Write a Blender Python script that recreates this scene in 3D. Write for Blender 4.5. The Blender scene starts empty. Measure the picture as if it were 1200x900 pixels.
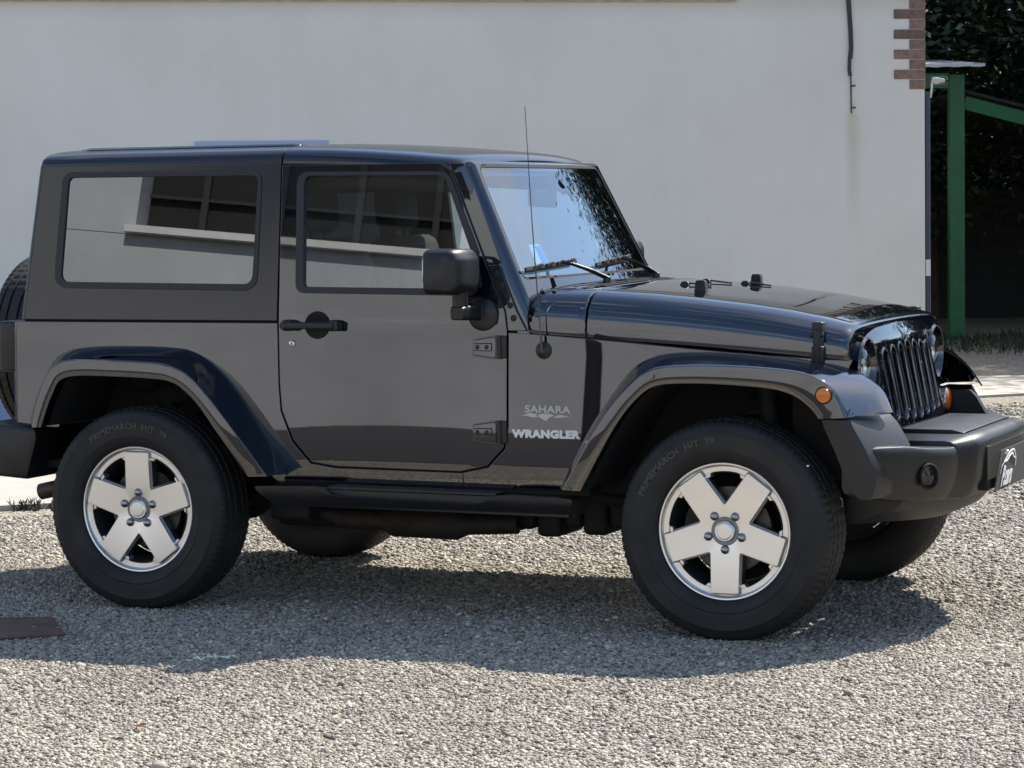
import bpy, bmesh, math, random
import numpy as np
from mathutils import Vector, Matrix
random.seed(7)
rng = np.random.default_rng(7)
S = bpy.context.scene
C = S.collection
R = math.radians
PI = math.pi

# ------------------------------------------------------------------ camera, sky, sun, exposure
cam_d = bpy.data.cameras.new('camera')
cam = bpy.data.objects.new('camera', cam_d)
C.objects.link(cam)
_yaw, _pitch, _roll = -.4062, .069, -.0139
_f = Vector((math.sin(_yaw) * math.cos(_pitch), math.cos(_yaw) * math.cos(_pitch), -math.sin(_pitch)))
_r = Vector((math.cos(_yaw), -math.sin(_yaw), 0))
_u = _r.cross(_f)
_r2 = math.cos(_roll) * _r + math.sin(_roll) * _u
_u2 = -math.sin(_roll) * _r + math.cos(_roll) * _u
_m = Matrix((_r2, _u2, -_f)).transposed().to_4x4()
_m.translation = Vector((5.4863, -9.9018, 1.5907))
cam.matrix_world = _m
cam_d.sensor_width = 36
cam_d.lens = 36 * 3136.7 / 1200
cam_d.clip_start = .1
cam_d.clip_end = 800
S.camera = cam

SUN = Vector((.35, .80, 1.0)).normalized()
w = bpy.data.worlds.new('World')
S.world = w
w.use_nodes = True
nt = w.node_tree
nt.nodes.clear()
out = nt.nodes.new('ShaderNodeOutputWorld')
bg = nt.nodes.new('ShaderNodeBackground')
sky = nt.nodes.new('ShaderNodeTexSky')
sky.sky_type = 'NISHITA'
sky.sun_disc = False
sky.sun_elevation = math.asin(SUN.z)
sky.sun_rotation = math.atan2(SUN.x, SUN.y)
sky.air_density = 1.0
sky.dust_density = .6
sky.ozone_density = 1.6
bg.inputs['Strength'].default_value = .135
tc = nt.nodes.new('ShaderNodeTexCoord')
mp = nt.nodes.new('ShaderNodeMapping')
mp.inputs['Scale'].default_value = (1, 1, 2.6)
nz = nt.nodes.new('ShaderNodeTexNoise')
nz.inputs['Scale'].default_value = 3.2
nz.inputs['Detail'].default_value = 8
nz.inputs['Roughness'].default_value = .6
rp_ = nt.nodes.new('ShaderNodeValToRGB')
rp_.color_ramp.elements[0].position = .53
rp_.color_ramp.elements[1].position = .74
mx = nt.nodes.new('ShaderNodeMix')
mx.data_type = 'RGBA'
mx.inputs[7].default_value = (6.4, 6.3, 6.2, 1)
L = nt.links.new
L(tc.outputs['Generated'], mp.inputs['Vector'])
L(mp.outputs['Vector'], nz.inputs['Vector'])

L(rp_.outputs['Color'], mx.inputs[0])
hs = nt.nodes.new('ShaderNodeHueSaturation')
hs.inputs['Saturation'].default_value = 1.08
L(sky.outputs['Color'], hs.inputs['Color'])
L(hs.outputs['Color'], mx.inputs[6])
# cloud biased to the sun's half, to dim the sky behind the camera
sxy = nt.nodes.new('ShaderNodeSeparateXYZ')
L(tc.outputs['Generated'], sxy.inputs[0])
cm = nt.nodes.new('ShaderNodeMath')
cm.operation = 'MULTIPLY_ADD'
cm.inputs[1].default_value = .04
L(sxy.outputs['Y'], cm.inputs[0])
L(nz.outputs['Fac'], cm.inputs[2])
L(cm.outputs[0], rp_.inputs['Fac'])
L(mx.outputs[2], bg.inputs['Color'])
L(bg.outputs['Background'], out.inputs['Surface'])

sd = bpy.data.lights.new('sun', 'SUN')
sd.energy = 5.0
sd.angle = R(.5)
sd.color = (1, .94, .84)
sun = bpy.data.objects.new('sun', sd)
C.objects.link(sun)
sun.rotation_euler = (-SUN).to_track_quat('-Z', 'Y').to_euler()
sun.location = (5, 10, 20)

S.view_settings.view_transform = 'Standard'
S.view_settings.look = 'None'
S.view_settings.exposure = .75
S.view_settings.gamma = 1
S.render.engine = 'CYCLES'
S.cycles.max_bounces = 10
S.cycles.transparent_max_bounces = 16
S.cycles.caustics_reflective = False
S.cycles.caustics_refractive = False

# ------------------------------------------------------------------ materials
MAT = {}


def pmat(name, col, rough=.5, metal=0., bump=None, bevel=0., var=None, rvar=None, **kw):
    """Principled material. bump=(scale, strength, dist); var=(scale, amount, detail); rvar=(scale, amount)"""
    m = bpy.data.materials.new(name)
    m.use_nodes = True
    t = m.node_tree
    b = t.nodes['Principled BSDF']
    b.inputs['Base Color'].default_value = (*col, 1)
    b.inputs['Roughness'].default_value = rough
    b.inputs['Metallic'].default_value = metal
    for k, v in kw.items():
        b.inputs[k.replace('_', ' ')].default_value = v
    co = t.nodes.new('ShaderNodeTexCoord')
    vec = co.outputs['Object']
    nrm = None
    if bevel:
        bv = t.nodes.new('ShaderNodeBevel')
        bv.samples = 4
        bv.inputs['Radius'].default_value = bevel
        nrm = bv.outputs['Normal']
    if bump:
        n = t.nodes.new('ShaderNodeTexNoise')
        n.inputs['Scale'].default_value = bump[0]
        n.inputs['Detail'].default_value = 6
        t.links.new(vec, n.inputs['Vector'])
        bp = t.nodes.new('ShaderNodeBump')
        bp.inputs['Strength'].default_value = bump[1]
        bp.inputs['Distance'].default_value = bump[2]
        t.links.new(n.outputs['Fac'], bp.inputs['Height'])
        if nrm:
            t.links.new(nrm, bp.inputs['Normal'])
        nrm = bp.outputs['Normal']
    if nrm:
        t.links.new(nrm, b.inputs['Normal'])
    if var:
        n = t.nodes.new('ShaderNodeTexNoise')
        n.inputs['Scale'].default_value = var[0]
        n.inputs['Detail'].default_value = var[2] if len(var) > 2 else 5
        n.inputs['Roughness'].default_value = .65
        t.links.new(vec, n.inputs['Vector'])
        mr = t.nodes.new('ShaderNodeMapRange')
        mr.inputs['From Min'].default_value = .3
        mr.inputs['From Max'].default_value = .7
        mr.inputs['To Min'].default_value = 1 - var[1]
        mr.inputs['To Max'].default_value = 1 + var[1]
        t.links.new(n.outputs['Fac'], mr.inputs['Value'])
        vm = t.nodes.new('ShaderNodeVectorMath')
        vm.operation = 'SCALE'
        vm.inputs[0].default_value = col
        t.links.new(mr.outputs['Result'], vm.inputs['Scale'])
        t.links.new(vm.outputs['Vector'], b.inputs['Base Color'])
    if rvar:
        n = t.nodes.new('ShaderNodeTexNoise')
        n.inputs['Scale'].default_value = rvar[0]
        n.inputs['Detail'].default_value = 6
        t.links.new(vec, n.inputs['Vector'])
        mr = t.nodes.new('ShaderNodeMapRange')
        mr.inputs['From Min'].default_value = .3
        mr.inputs['From Max'].default_value = .7
        mr.inputs['To Min'].default_value = max(0, rough - rvar[1])
        mr.inputs['To Max'].default_value = rough + rvar[1]
        t.links.new(n.outputs['Fac'], mr.inputs['Value'])
        t.links.new(mr.outputs['Result'], b.inputs['Roughness'])
    MAT[name] = m
    return m


def glass(name, tint, ior=1.6):
    """a thin pane: Fresnel mix of a tinted see-through and a mirror layer"""
    m = bpy.data.materials.new(name)
    m.use_nodes = True
    t = m.node_tree
    t.nodes.clear()
    o = t.nodes.new('ShaderNodeOutputMaterial')
    mxs = t.nodes.new('ShaderNodeMixShader')
    fr = t.nodes.new('ShaderNodeFresnel')
    fr.inputs['IOR'].default_value = ior
    ge = t.nodes.new('ShaderNodeNewGeometry')
    tr = t.nodes.new('ShaderNodeBsdfTransparent')
    tr.inputs['Color'].default_value = (*tint, 1)
    gl = t.nodes.new('ShaderNodeBsdfGlossy')
    gl.inputs['Roughness'].default_value = .0
    gl.inputs['Color'].default_value = (.95, .97, 1, 1)
    # only the outer skin mirrors: seen from inside the pane the ray just passes on
    inv = t.nodes.new('ShaderNodeMath')
    inv.operation = 'SUBTRACT'
    inv.inputs[0].default_value = 1
    t.links.new(ge.outputs['Backfacing'], inv.inputs[1])
    mul = t.nodes.new('ShaderNodeMath')
    mul.operation = 'MULTIPLY'
    t.links.new(fr.outputs['Fac'], mul.inputs[0])
    t.links.new(inv.outputs[0], mul.inputs[1])
    t.links.new(mul.outputs[0], mxs.inputs['Fac'])
    t.links.new(tr.outputs[0], mxs.inputs[1])
    t.links.new(gl.outputs[0], mxs.inputs[2])
    t.links.new(mxs.outputs[0], o.inputs['Surface'])
    MAT[name] = m
    return m


pmat('paint', (.0035, .0038, .008), .012, bevel=.004, IOR=2.05)
pmat('hardtop_paint', (.005, .005, .008), .17, bevel=.004, IOR=1.66, bump=(700, .04, .0004))
pmat('plastic', (.008, .008, .0088), .40, bevel=.005, bump=(420, .10, .0005), var=(9, .2), rvar=(6, .04), IOR=1.52)
pmat('black_plastic', (.012, .012, .013), .45, bevel=.002)
pmat('gap_black', (.004, .004, .004), .8)
pmat('rubber', (.011, .0105, .0105), .66, bump=(60, .12, .001), var=(7, .22), rvar=(9, .1))
pmat('rubber_text', (.055, .054, .053), .6)
pmat('alloy', (.84, .84, .82), .30, .88, bevel=.004)
pmat('nut_steel', (.30, .30, .31), .16, 1.0)
pmat('alloy_dark', (.20, .21, .23), .38, .9)
pmat('chrome', (.6, .6, .62), .12, 1.0)
pmat('dark_steel', (.11, .105, .10), .5, .8, bump=(40, .1, .001))
pmat('underbody', (.010, .010, .010), .75, var=(8, .5))
pmat('liner', (.008, .008, .009), .85)
pmat('exhaust_steel_shaded', (.030, .024, .020), .7, .4, var=(18, .4))  # rusty steel darkened to deepen the shade beneath the car
pmat('rusty_steel', (.10, .075, .058), .55, .7, var=(18, .4))
glass('glass_front', (.92, .96, .95), 2.5)
glass('glass_tint', (.2, .21, .22), 2.6)
glass('glass_wind', (.64, .82, .96), 2.6)
glass('lens', (.85, .87, .88), 1.5)
pmat('amber', (.62, .17, .02), .12, IOR=1.6, bump=(90, .25, .002))
pmat('lamp_silver', (.72, .73, .75), .15, 1.0)
pmat('red_lens', (.05, .008, .008), .15, IOR=1.6)
pmat('seat_cloth', (.010, .010, .011), .85, bump=(300, .2, .001))
pmat('dash', (.018, .018, .019), .6)
pmat('letter', (.74, .74, .73), .35, .2)
pmat('letter_dark', (.50, .50, .46), .35, .2)
pmat('plate', (.06, .058, .056), .7)
pmat('plate_letter', (.8, .8, .8), .7)
pmat('paper', (.78, .79, .78), .7)
pmat('paper_blue', (.04, .24, .52), .6)
pmat('antenna_steel', (.10, .10, .105), .35, .8)
pmat('green_paint', (.006, .092, .030), .4, var=(5, .2), bump=(60, .05, .001))
pmat('sheet_metal', (.42, .43, .44), .45, .3, var=(4, .15))
pmat('brown_wood', (.42, .34, .24), .6, var=(12, .3))
pmat('bark', (.07, .052, .038), .9, bump=(22, .8, .02), var=(9, .4))
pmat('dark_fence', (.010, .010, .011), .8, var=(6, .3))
pmat('grass_blade', (.022, .030, .010), .7, var=(1.5, .4))
pmat('dry_leaf', (.30, .12, .035), .7)
pmat('door_blue', (.36, .42, .62), .5, var=(6, .06))
pmat('corner_shade_blue', (.05, .06, .10), .5)
pmat('dark_timber', (.018, .015, .012), .9)
pmat('cable_black', (.03, .03, .033), .5)
pmat('facade', (.415, .42, .435), .85, var=(.7, .12), bump=(30, .1, .004))
pmat('facade_frame', (.022, .023, .025), .8)
pmat('facade_ledge', (.62, .61, .58), .7, var=(3, .1))
pmat('white_fixture', (.7, .69, .65), .4)


def node_mat(name):
    m = bpy.data.materials.new(name)
    m.use_nodes = True
    MAT[name] = m
    t = m.node_tree
    return m, t, t.nodes['Principled BSDF'], t.links.new


def N(t, kind, **kw):
    n = t.nodes.new(kind)
    for k, v in kw.items():
        if k.startswith('p_'):
            setattr(n, k[2:], v)
        else:
            n.inputs[k].default_value = v
    return n


def ramp(t, fac, stops):
    n = t.nodes.new('ShaderNodeValToRGB')
    e = n.color_ramp.elements
    while len(e) < len(stops):
        e.new(.5)
    for el, (p, c) in zip(e, stops):
        el.position = p
        el.color = (*c, 1)
    t.links.new(fac, n.inputs['Fac'])
    return n


# gravel sheet: stones of many greys, coarse tonal patches
m, t, b, K = node_mat('gravel_sheet')
co = N(t, 'ShaderNodeTexCoord')
vo = N(t, 'ShaderNodeTexVoronoi', Scale=75.)
K(co.outputs['Object'], vo.inputs['Vector'])
sx = N(t, 'ShaderNodeSeparateColor')
K(vo.outputs['Color'], sx.inputs['Color'])
r1 = ramp(t, sx.outputs[0], [(0, (.07, .058, .045)), (.35, (.22, .188, .146)), (.7, (.35, .305, .24)), (1, (.47, .42, .335))])
big = N(t, 'ShaderNodeTexNoise', Scale=.9, Detail=6.)
K(co.outputs['Object'], big.inputs['Vector'])
mr = N(t, 'ShaderNodeMapRange')
mr.inputs['From Min'].default_value = .3
mr.inputs['From Max'].default_value = .7
mr.inputs['To Min'].default_value = .8
mr.inputs['To Max'].default_value = 1.12
K(big.outputs['Fac'], mr.inputs['Value'])
vm = N(t, 'ShaderNodeVectorMath', p_operation='SCALE')
K(r1.outputs['Color'], vm.inputs[0])
K(mr.outputs['Result'], vm.inputs['Scale'])
K(vm.outputs['Vector'], b.inputs['Base Color'])
bp = N(t, 'ShaderNodeBump', Strength=.9, Distance=.012, p_invert=True)
K(vo.outputs['Distance'], bp.inputs['Height'])
K(bp.outputs['Normal'], b.inputs['Normal'])
b.inputs['Roughness'].default_value = .85

# loose stones: one random grey per stone
m, t, b, K = node_mat('gravel_stone')
ge = N(t, 'ShaderNodeNewGeometry')
r1 = ramp(t, ge.outputs['Random Per Island'], [(0, (.085, .072, .057)), (.12, (.20, .174, .140)), (.45, (.33, .293, .238)), (.8, (.43, .388, .315)), (.94, (.52, .475, .395)), (1, (.63, .59, .51))])
co = N(t, 'ShaderNodeTexCoord')
big = N(t, 'ShaderNodeTexNoise', Scale=.8, Detail=5.)
K(co.outputs['Object'], big.inputs['Vector'])
mr = N(t, 'ShaderNodeMapRange')
mr.inputs['From Min'].default_value = .3
mr.inputs['From Max'].default_value = .7
mr.inputs['To Min'].default_value = .74
mr.inputs['To Max'].default_value = 1.16
K(big.outputs['Fac'], mr.inputs['Value'])
vm = N(t, 'ShaderNodeVectorMath', p_operation='SCALE')
K(r1.outputs['Color'], vm.inputs[0])
K(mr.outputs['Result'], vm.inputs['Scale'])
K(vm.outputs['Vector'], b.inputs['Base Color'])
b.inputs['Roughness'].default_value = .75

# plaster wall: off white render with faint stains
m, t, b, K = node_mat('plaster')
co = N(t, 'ShaderNodeTexCoord')
n1 = N(t, 'ShaderNodeTexNoise', Scale=1.1, Detail=8., Roughness=.6)
K(co.outputs['Object'], n1.inputs['Vector'])
mpp = N(t, 'ShaderNodeMapping')
mpp.inputs['Scale'].default_value = (5, 5, .35)
K(co.outputs['Object'], mpp.inputs['Vector'])
n2 = N(t, 'ShaderNodeTexNoise', Scale=1.6, Detail=6.)
K(mpp.outputs['Vector'], n2.inputs['Vector'])
ma = N(t, 'ShaderNodeMath', p_operation='MULTIPLY_ADD')
K(n1.outputs['Fac'], ma.inputs[0])
ma.inputs[1].default_value = .8
mb = N(t, 'ShaderNodeMath', p_operation='MULTIPLY')
K(n2.outputs['Fac'], mb.inputs[0])
mb.inputs[1].default_value = .2
K(mb.outputs[0], ma.inputs[2])
r1 = ramp(t, ma.outputs[0], [(.3, (.735, .688, .602)), (.5, (.785, .74, .655)), (.7, (.808, .765, .682))])
gp = N(t, 'ShaderNodeNewGeometry')
al = N(t, 'ShaderNodeVectorMath', p_operation='DOT_PRODUCT')
al.inputs[1].default_value = (.8232, .5677, 0)
K(gp.outputs['Position'], al.inputs[0])
sz = N(t, 'ShaderNodeSeparateXYZ')
K(gp.outputs['Position'], sz.inputs[0])


def band(src, lo0, lo1, hi0, hi1):
    a = N(t, 'ShaderNodeMapRange', p_interpolation_type='SMOOTHSTEP')
    a.inputs['From Min'].default_value = lo0
    a.inputs['From Max'].default_value = lo1
    K(src, a.inputs['Value'])
    c = N(t, 'ShaderNodeMapRange', p_interpolation_type='SMOOTHSTEP')
    c.inputs['From Min'].default_value = hi1
    c.inputs['From Max'].default_value = hi0
    K(src, c.inputs['Value'])
    o = N(t, 'ShaderNodeMath', p_operation='MULTIPLY')
    K(a.outputs[0], o.inputs[0])
    K(c.outputs[0], o.inputs[1])
    return o.outputs[0]


WT0 = -5.089 * .8232 + 5.686 * .5677
rust = N(t, 'ShaderNodeMath', p_operation='MULTIPLY')
K(band(al.outputs['Value'], WT0 + 6.13, WT0 + 6.19, WT0 + 6.20, WT0 + 6.29), rust.inputs[0])
K(band(sz.outputs['Z'], 1.1, 2.1, 2.16, 2.2), rust.inputs[1])
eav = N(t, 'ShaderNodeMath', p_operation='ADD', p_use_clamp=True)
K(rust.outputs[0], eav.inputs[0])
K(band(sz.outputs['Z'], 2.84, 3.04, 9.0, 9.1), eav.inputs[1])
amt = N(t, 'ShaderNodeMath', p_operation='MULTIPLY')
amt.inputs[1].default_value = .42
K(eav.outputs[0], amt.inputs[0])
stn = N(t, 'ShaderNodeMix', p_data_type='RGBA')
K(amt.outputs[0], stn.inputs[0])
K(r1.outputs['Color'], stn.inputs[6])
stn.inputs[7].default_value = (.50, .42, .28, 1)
# hairline cracks
wv = N(t, 'ShaderNodeTexVoronoi', Scale=.42, p_feature='DISTANCE_TO_EDGE')
wn_ = N(t, 'ShaderNodeTexNoise', Scale=2.2, Detail=7.)
K(co.outputs['Object'], wn_.inputs['Vector'])
wm = N(t, 'ShaderNodeVectorMath', p_operation='MULTIPLY_ADD')
wm.inputs[1].default_value = (.5, .5, .5)
K(wn_.outputs['Color'], wm.inputs[0])
K(co.outputs['Object'], wm.inputs[2])
K(wm.outputs['Vector'], wv.inputs['Vector'])
cr = ramp(t, wv.outputs['Distance'], [(0, (.84, .83, .81)), (.0022, (1, 1, 1))])
cm_ = N(t, 'ShaderNodeMix', p_data_type='RGBA', p_blend_type='MULTIPLY')
cm_.inputs[0].default_value = .13
K(stn.outputs[2], cm_.inputs[6])
K(cr.outputs['Color'], cm_.inputs[7])
K(cm_.outputs[2], b.inputs['Base Color'])
n3 = N(t, 'ShaderNodeTexNoise', Scale=55., Detail=6.)
K(co.outputs['Object'], n3.inputs['Vector'])
bp = N(t, 'ShaderNodeBump', Strength=.25, Distance=.006)
K(n3.outputs['Fac'], bp.inputs['Height'])
K(bp.outputs['Normal'], b.inputs['Normal'])
b.inputs['Roughness'].default_value = .85
pmat('dado_blue', (.33, .38, .55), .7, var=(3, .1), bump=(50, .2, .005))
pmat('concrete', (.40, .375, .33), .85, var=(1.3, .16, 9), bump=(70, .25, .004))
pmat('asphalt', (.06, .053, .05), .9, var=(3, .3, 9), bump=(120, .5, .006))
m, t, b, K = node_mat('brick_red')
ge = N(t, 'ShaderNodeNewGeometry')
r1 = ramp(t, ge.outputs['Random Per Island'], [(0, (.15, .10, .082)), (.5, (.225, .145, .112)), (1, (.28, .175, .13))])
co = N(t, 'ShaderNodeTexCoord')
n1 = N(t, 'ShaderNodeTexNoise', Scale=26., Detail=7.)
K(co.outputs['Object'], n1.inputs['Vector'])
r2 = ramp(t, n1.outputs['Fac'], [(.3, (.72, .72, .74)), (.6, (1.1, 1.1, 1.1))])
bm_ = N(t, 'ShaderNodeMix', p_data_type='RGBA', p_blend_type='MULTIPLY')
bm_.inputs[0].default_value = 1
K(r1.outputs['Color'], bm_.inputs[6])
K(r2.outputs['Color'], bm_.inputs[7])
K(bm_.outputs[2], b.inputs['Base Color'])
bp = N(t, 'ShaderNodeBump', Strength=.5, Distance=.008)
K(n1.outputs['Fac'], bp.inputs['Height'])
K(bp.outputs['Normal'], b.inputs['Normal'])
b.inputs['Roughness'].default_value = .85
pmat('rust_plate', (.115, .066, .048), .75, .2, var=(9, .45, 9), bump=(40, .3, .004))

# leaves: a little per-leaf variety and translucency
m, t, b, K = node_mat('leaf')
ge = N(t, 'ShaderNodeNewGeometry')
r1 = ramp(t, ge.outputs['Random Per Island'], [(0, (.005, .013, .004)), (.5, (.012, .030, .008)), (1, (.034, .062, .016))])
K(r1.outputs['Color'], b.inputs['Base Color'])
b.inputs['Roughness'].default_value = .5
tl = N(t, 'ShaderNodeBsdfTranslucent')
K(r1.outputs['Color'], tl.inputs['Color'])
ms = N(t, 'ShaderNodeMixShader', Fac=.15)
K(b.outputs[0], ms.inputs[1])
K(tl.outputs[0], ms.inputs[2])
K(ms.outputs[0], t.nodes['Material Output'].inputs['Surface'])


# ------------------------------------------------------------------ mesh helpers
def empty(name, label, cat, loc=(0, 0, 0), group=None):
    o = bpy.data.objects.new(name, None)
    C.objects.link(o)
    o.location = loc
    o.empty_display_size = .2
    o['label'] = label
    o['category'] = cat
    if group:
        o['group'] = group
    return o


def tag(o, label, cat, group=None):
    o['label'] = label
    o['category'] = cat
    if group:
        o['group'] = group
    return o


def structure(o, kind='structure'):
    o['kind'] = kind
    return o


def obj(name, bm, mats, parent=None, ang=35, recalc=True):
    """link a bmesh as ONE mesh object; vertices are in world axes (parents sit unrotated, their location is subtracted)"""
    if recalc:
        bmesh.ops.recalc_face_normals(bm, faces=bm.faces)
    me = bpy.data.meshes.new(name)
    bm.to_mesh(me)
    bm.free()
    for mt in (mats if isinstance(mats, (list, tuple)) else [mats]):
        me.materials.append(MAT[mt])
    if ang:
        me.shade_smooth()
        me.set_sharp_from_angle(angle=R(ang))
    o = bpy.data.objects.new(name, me)
    C.objects.link(o)
    if parent:
        o.parent = parent
        off = Vector((0, 0, 0))
        q = parent
        while q:
            off += q.location
            q = q.parent
        o.location = -off
    return o


def merge(bm, tmp, mi=0):
    me = bpy.data.meshes.new('tmp')
    tmp.to_mesh(me)
    tmp.free()
    n = len(bm.faces)
    bm.from_mesh(me)
    bpy.data.meshes.remove(me)
    bm.faces.ensure_lookup_table()
    if mi:
        for f in bm.faces[n:]:
            f.material_index = mi


def rp(pts, n=5):
    """round the corners of a polygon: points (x, z) or (x, z, radius)"""
    o = []
    k = len(pts)
    for i, p in enumerate(pts):
        if len(p) < 3 or p[2] == 0:
            o.append((p[0], p[1]))
            continue
        c = Vector(p[:2])
        a = Vector(pts[i - 1][:2]) - c
        b_ = Vector(pts[(i + 1) % k][:2]) - c
        ang = a.angle(b_)
        d = min(p[2] / math.tan(ang / 2), a.length * .49, b_.length * .49)
        p0, p1 = c + a.normalized() * d, c + b_.normalized() * d
        for j in range(n + 1):
            q = j / n
            v = p0 * (1 - q) ** 2 + c * 2 * q * (1 - q) + p1 * q * q
            o.append((v.x, v.y))
    return o


def inset(poly, d):
    """move every edge of a polygon inwards by d"""
    k = len(poly)
    area = sum(poly[i][0] * poly[(i + 1) % k][1] - poly[(i + 1) % k][0] * poly[i][1] for i in range(k))
    s = 1 if area > 0 else -1
    o = []
    for i in range(k):
        p, c, q = Vector(poly[i - 1]), Vector(poly[i]), Vector(poly[(i + 1) % k])
        e1, e2 = c - p, q - c
        if e1.length < 1e-6 or e2.length < 1e-6:
            o.append((c.x, c.y))
            continue
        n1 = Vector((-e1.y, e1.x)).normalized() * s
        n2 = Vector((-e2.y, e2.x)).normalized() * s
        nn = (n1 + n2)
        if nn.length < 1e-4:
            nn = n1
        nn.normalize()
        o.append(tuple(c + nn * d / max(.4, nn.dot(n1))))
    return o


def fill2d(outline, holes=(), levels=()):
    """flat bmesh in the xz plane, cut at the given z levels"""
    bm = bmesh.new()
    ed = []
    for lp in [outline] + list(holes):
        vs = [bm.verts.new((x, 0, z)) for x, z in lp]
        for i in range(len(vs)):
            ed.append(bm.edges.new((vs[i], vs[(i + 1) % len(vs)])))
    bmesh.ops.triangle_fill(bm, edges=ed, use_beauty=True, normal=(0, -1, 0))
    for z in levels:
        bmesh.ops.bisect_plane(bm, geom=bm.verts[:] + bm.edges[:] + bm.faces[:], plane_co=(0, 0, z), plane_no=(0, 0, 1), dist=1e-5)
    return bm


def thick(bm, vmap, tvec):
    """give a flat bmesh thickness: vmap(v)->front position, tvec(v)->offset to the back"""
    fs = bm.faces[:]
    bd = [e for e in bm.edges if len(e.link_faces) == 1]
    vs = bm.verts[:]
    orig = {v: v.co.copy() for v in vs}
    back = {v: bm.verts.new(Vector(vmap(orig[v])) + Vector(tvec(orig[v]))) for v in vs}
    for f in fs:
        bm.faces.new([back[v] for v in reversed(f.verts)])
    for e in bd:
        a, b_ = e.verts
        try:
            bm.faces.new((a, b_, back[b_], back[a]))
        except ValueError:
            pass
    for v in vs:
        v.co = vmap(orig[v])
    return bm


def W(z):
    """half width of the car body at height z"""
    o = .765
    if z < .64:
        o -= .006 * ((.64 - z) / .12) ** 2
    o -= (z - .64) * .0315
    if z > 1.105:
        o -= .125 * ((z - 1.105) - .02 * (1 - math.exp(-(z - 1.105) / .02)))
    return o + .004


LV = (.52, .55, .58, .61, .64, .67, .70, .73, .76, 1.105, 1.115, 1.13, 1.15, 1.18)


def panel(bm, outline, holes=(), s=-1, wf=None, t=.014, out_=0., levels=LV, mi=0, cuts=()):
    """a body panel lying on the car's side surface (s = -1 near side, +1 far side)"""
    wf = wf or (lambda x, z: W(z))
    tmp = fill2d(outline, holes, levels)
    for xx in cuts:
        bmesh.ops.bisect_plane(tmp, geom=tmp.verts[:] + tmp.edges[:] + tmp.faces[:], plane_co=(xx, 0, 0), plane_no=(1, 0, 0), dist=1e-5)
    thick(tmp, lambda c: (c.x, s * (wf(c.x, c.z) + out_), c.z), lambda c: (0, -s * t, 0))
    bmesh.ops.recalc_face_normals(tmp, faces=tmp.faces)
    merge(bm, tmp, mi)


def prism(bm, poly, y0, y1, mi=0, axis='y', holes=()):
    """extrude a polygon: axis y -> poly is (x, z); axis x -> poly is (y, z); axis z -> poly is (x, y)"""
    tmp = fill2d(poly, holes)
    if axis == 'y':
        thick(tmp, lambda c: (c.x, y0, c.z), lambda c: (0, y1 - y0, 0))
    elif axis == 'x':
        thick(tmp, lambda c: (y0, c.x, c.z), lambda c: (y1 - y0, 0, 0))
    else:
        thick(tmp, lambda c: (c.x, c.z, y0), lambda c: (0, 0, y1 - y0))
    bmesh.ops.recalc_face_normals(tmp, faces=tmp.faces)
    merge(bm, tmp, mi)


def box(bm, x0, x1, y0, y1, z0, z1, bev=0., mi=0, mat=None):
    tmp = bmesh.new()
    bmesh.ops.create_cube(tmp, size=1)
    for v in tmp.verts:
        v.co = ((x0 + x1) / 2 + v.co.x * (x1 - x0), (y0 + y1) / 2 + v.co.y * (y1 - y0), (z0 + z1) / 2 + v.co.z * (z1 - z0))
    if bev:
        bmesh.ops.bevel(tmp, geom=tmp.edges[:], offset=bev, segments=3, affect='EDGES', profile=.5)
    if mat:
        bmesh.ops.transform(tmp, matrix=mat, verts=tmp.verts)
    merge(bm, tmp, mi)


def loft(bm, rings, closed=True, caps=True, mi=0):
    tmp = bmesh.new()
    V = [[tmp.verts.new(p) for p in r] for r in rings]
    n = len(rings[0])
    for a, b_ in zip(V, V[1:]):
        for i in range(n if closed else n - 1):
            j = (i + 1) % n
            tmp.faces.new((a[i], a[j], b_[j], b_[i]))
    if caps and closed:
        tmp.faces.new(V[0][::-1])
        tmp.faces.new(V[-1])
    bmesh.ops.recalc_face_normals(tmp, faces=tmp.faces)
    merge(bm, tmp, mi)


def tube(bm, pts, r, n=10, mi=0, caps=True):
    pts = [Vector(p) for p in pts]
    rs = r if isinstance(r, (list, tuple)) else [r] * len(pts)
    rings = []
    up = None
    for i, p in enumerate(pts):
        d = (pts[min(i + 1, len(pts) - 1)] - pts[max(i - 1, 0)]).normalized()
        if up is None:
            up = d.orthogonal().normalized()
        up = (up - d * up.dot(d)).normalized()
        sd_ = d.cross(up)
        rings.append([p + (up * math.cos(2 * PI * k / n) + sd_ * math.sin(2 * PI * k / n)) * rs[i] for k in range(n)])
    loft(bm, rings, True, caps, mi)


def lathe(bm, prof, c, n=48, s=1, mi=0, axis='y', wob=None):
    """revolve (radius, offset) about the y (or x) axis through c; closes nothing by itself"""
    tmp = bmesh.new()
    V = []
    for k in range(n):
        a = 2 * PI * k / n
        row = []
        for i, (r, o) in enumerate(prof):
            if wob:
                r = wob(k, r, o)
            if axis == 'y':
                row.append(tmp.verts.new((c[0] + r * math.cos(a), c[1] + o * s, c[2] + r * math.sin(a))))
            else:
                row.append(tmp.verts.new((c[0] + o * s, c[1] + r * math.cos(a), c[2] + r * math.sin(a))))
        V.append(row)
    for k in range(n):
        a, b_ = V[k], V[(k + 1) % n]
        for i in range(len(prof) - 1):
            tmp.faces.new((a[i], a[i + 1], b_[i + 1], b_[i]))
    bmesh.ops.remove_doubles(tmp, verts=tmp.verts, dist=1e-6)
    bmesh.ops.recalc_face_normals(tmp, faces=tmp.faces)
    merge(bm, tmp, mi)


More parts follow.
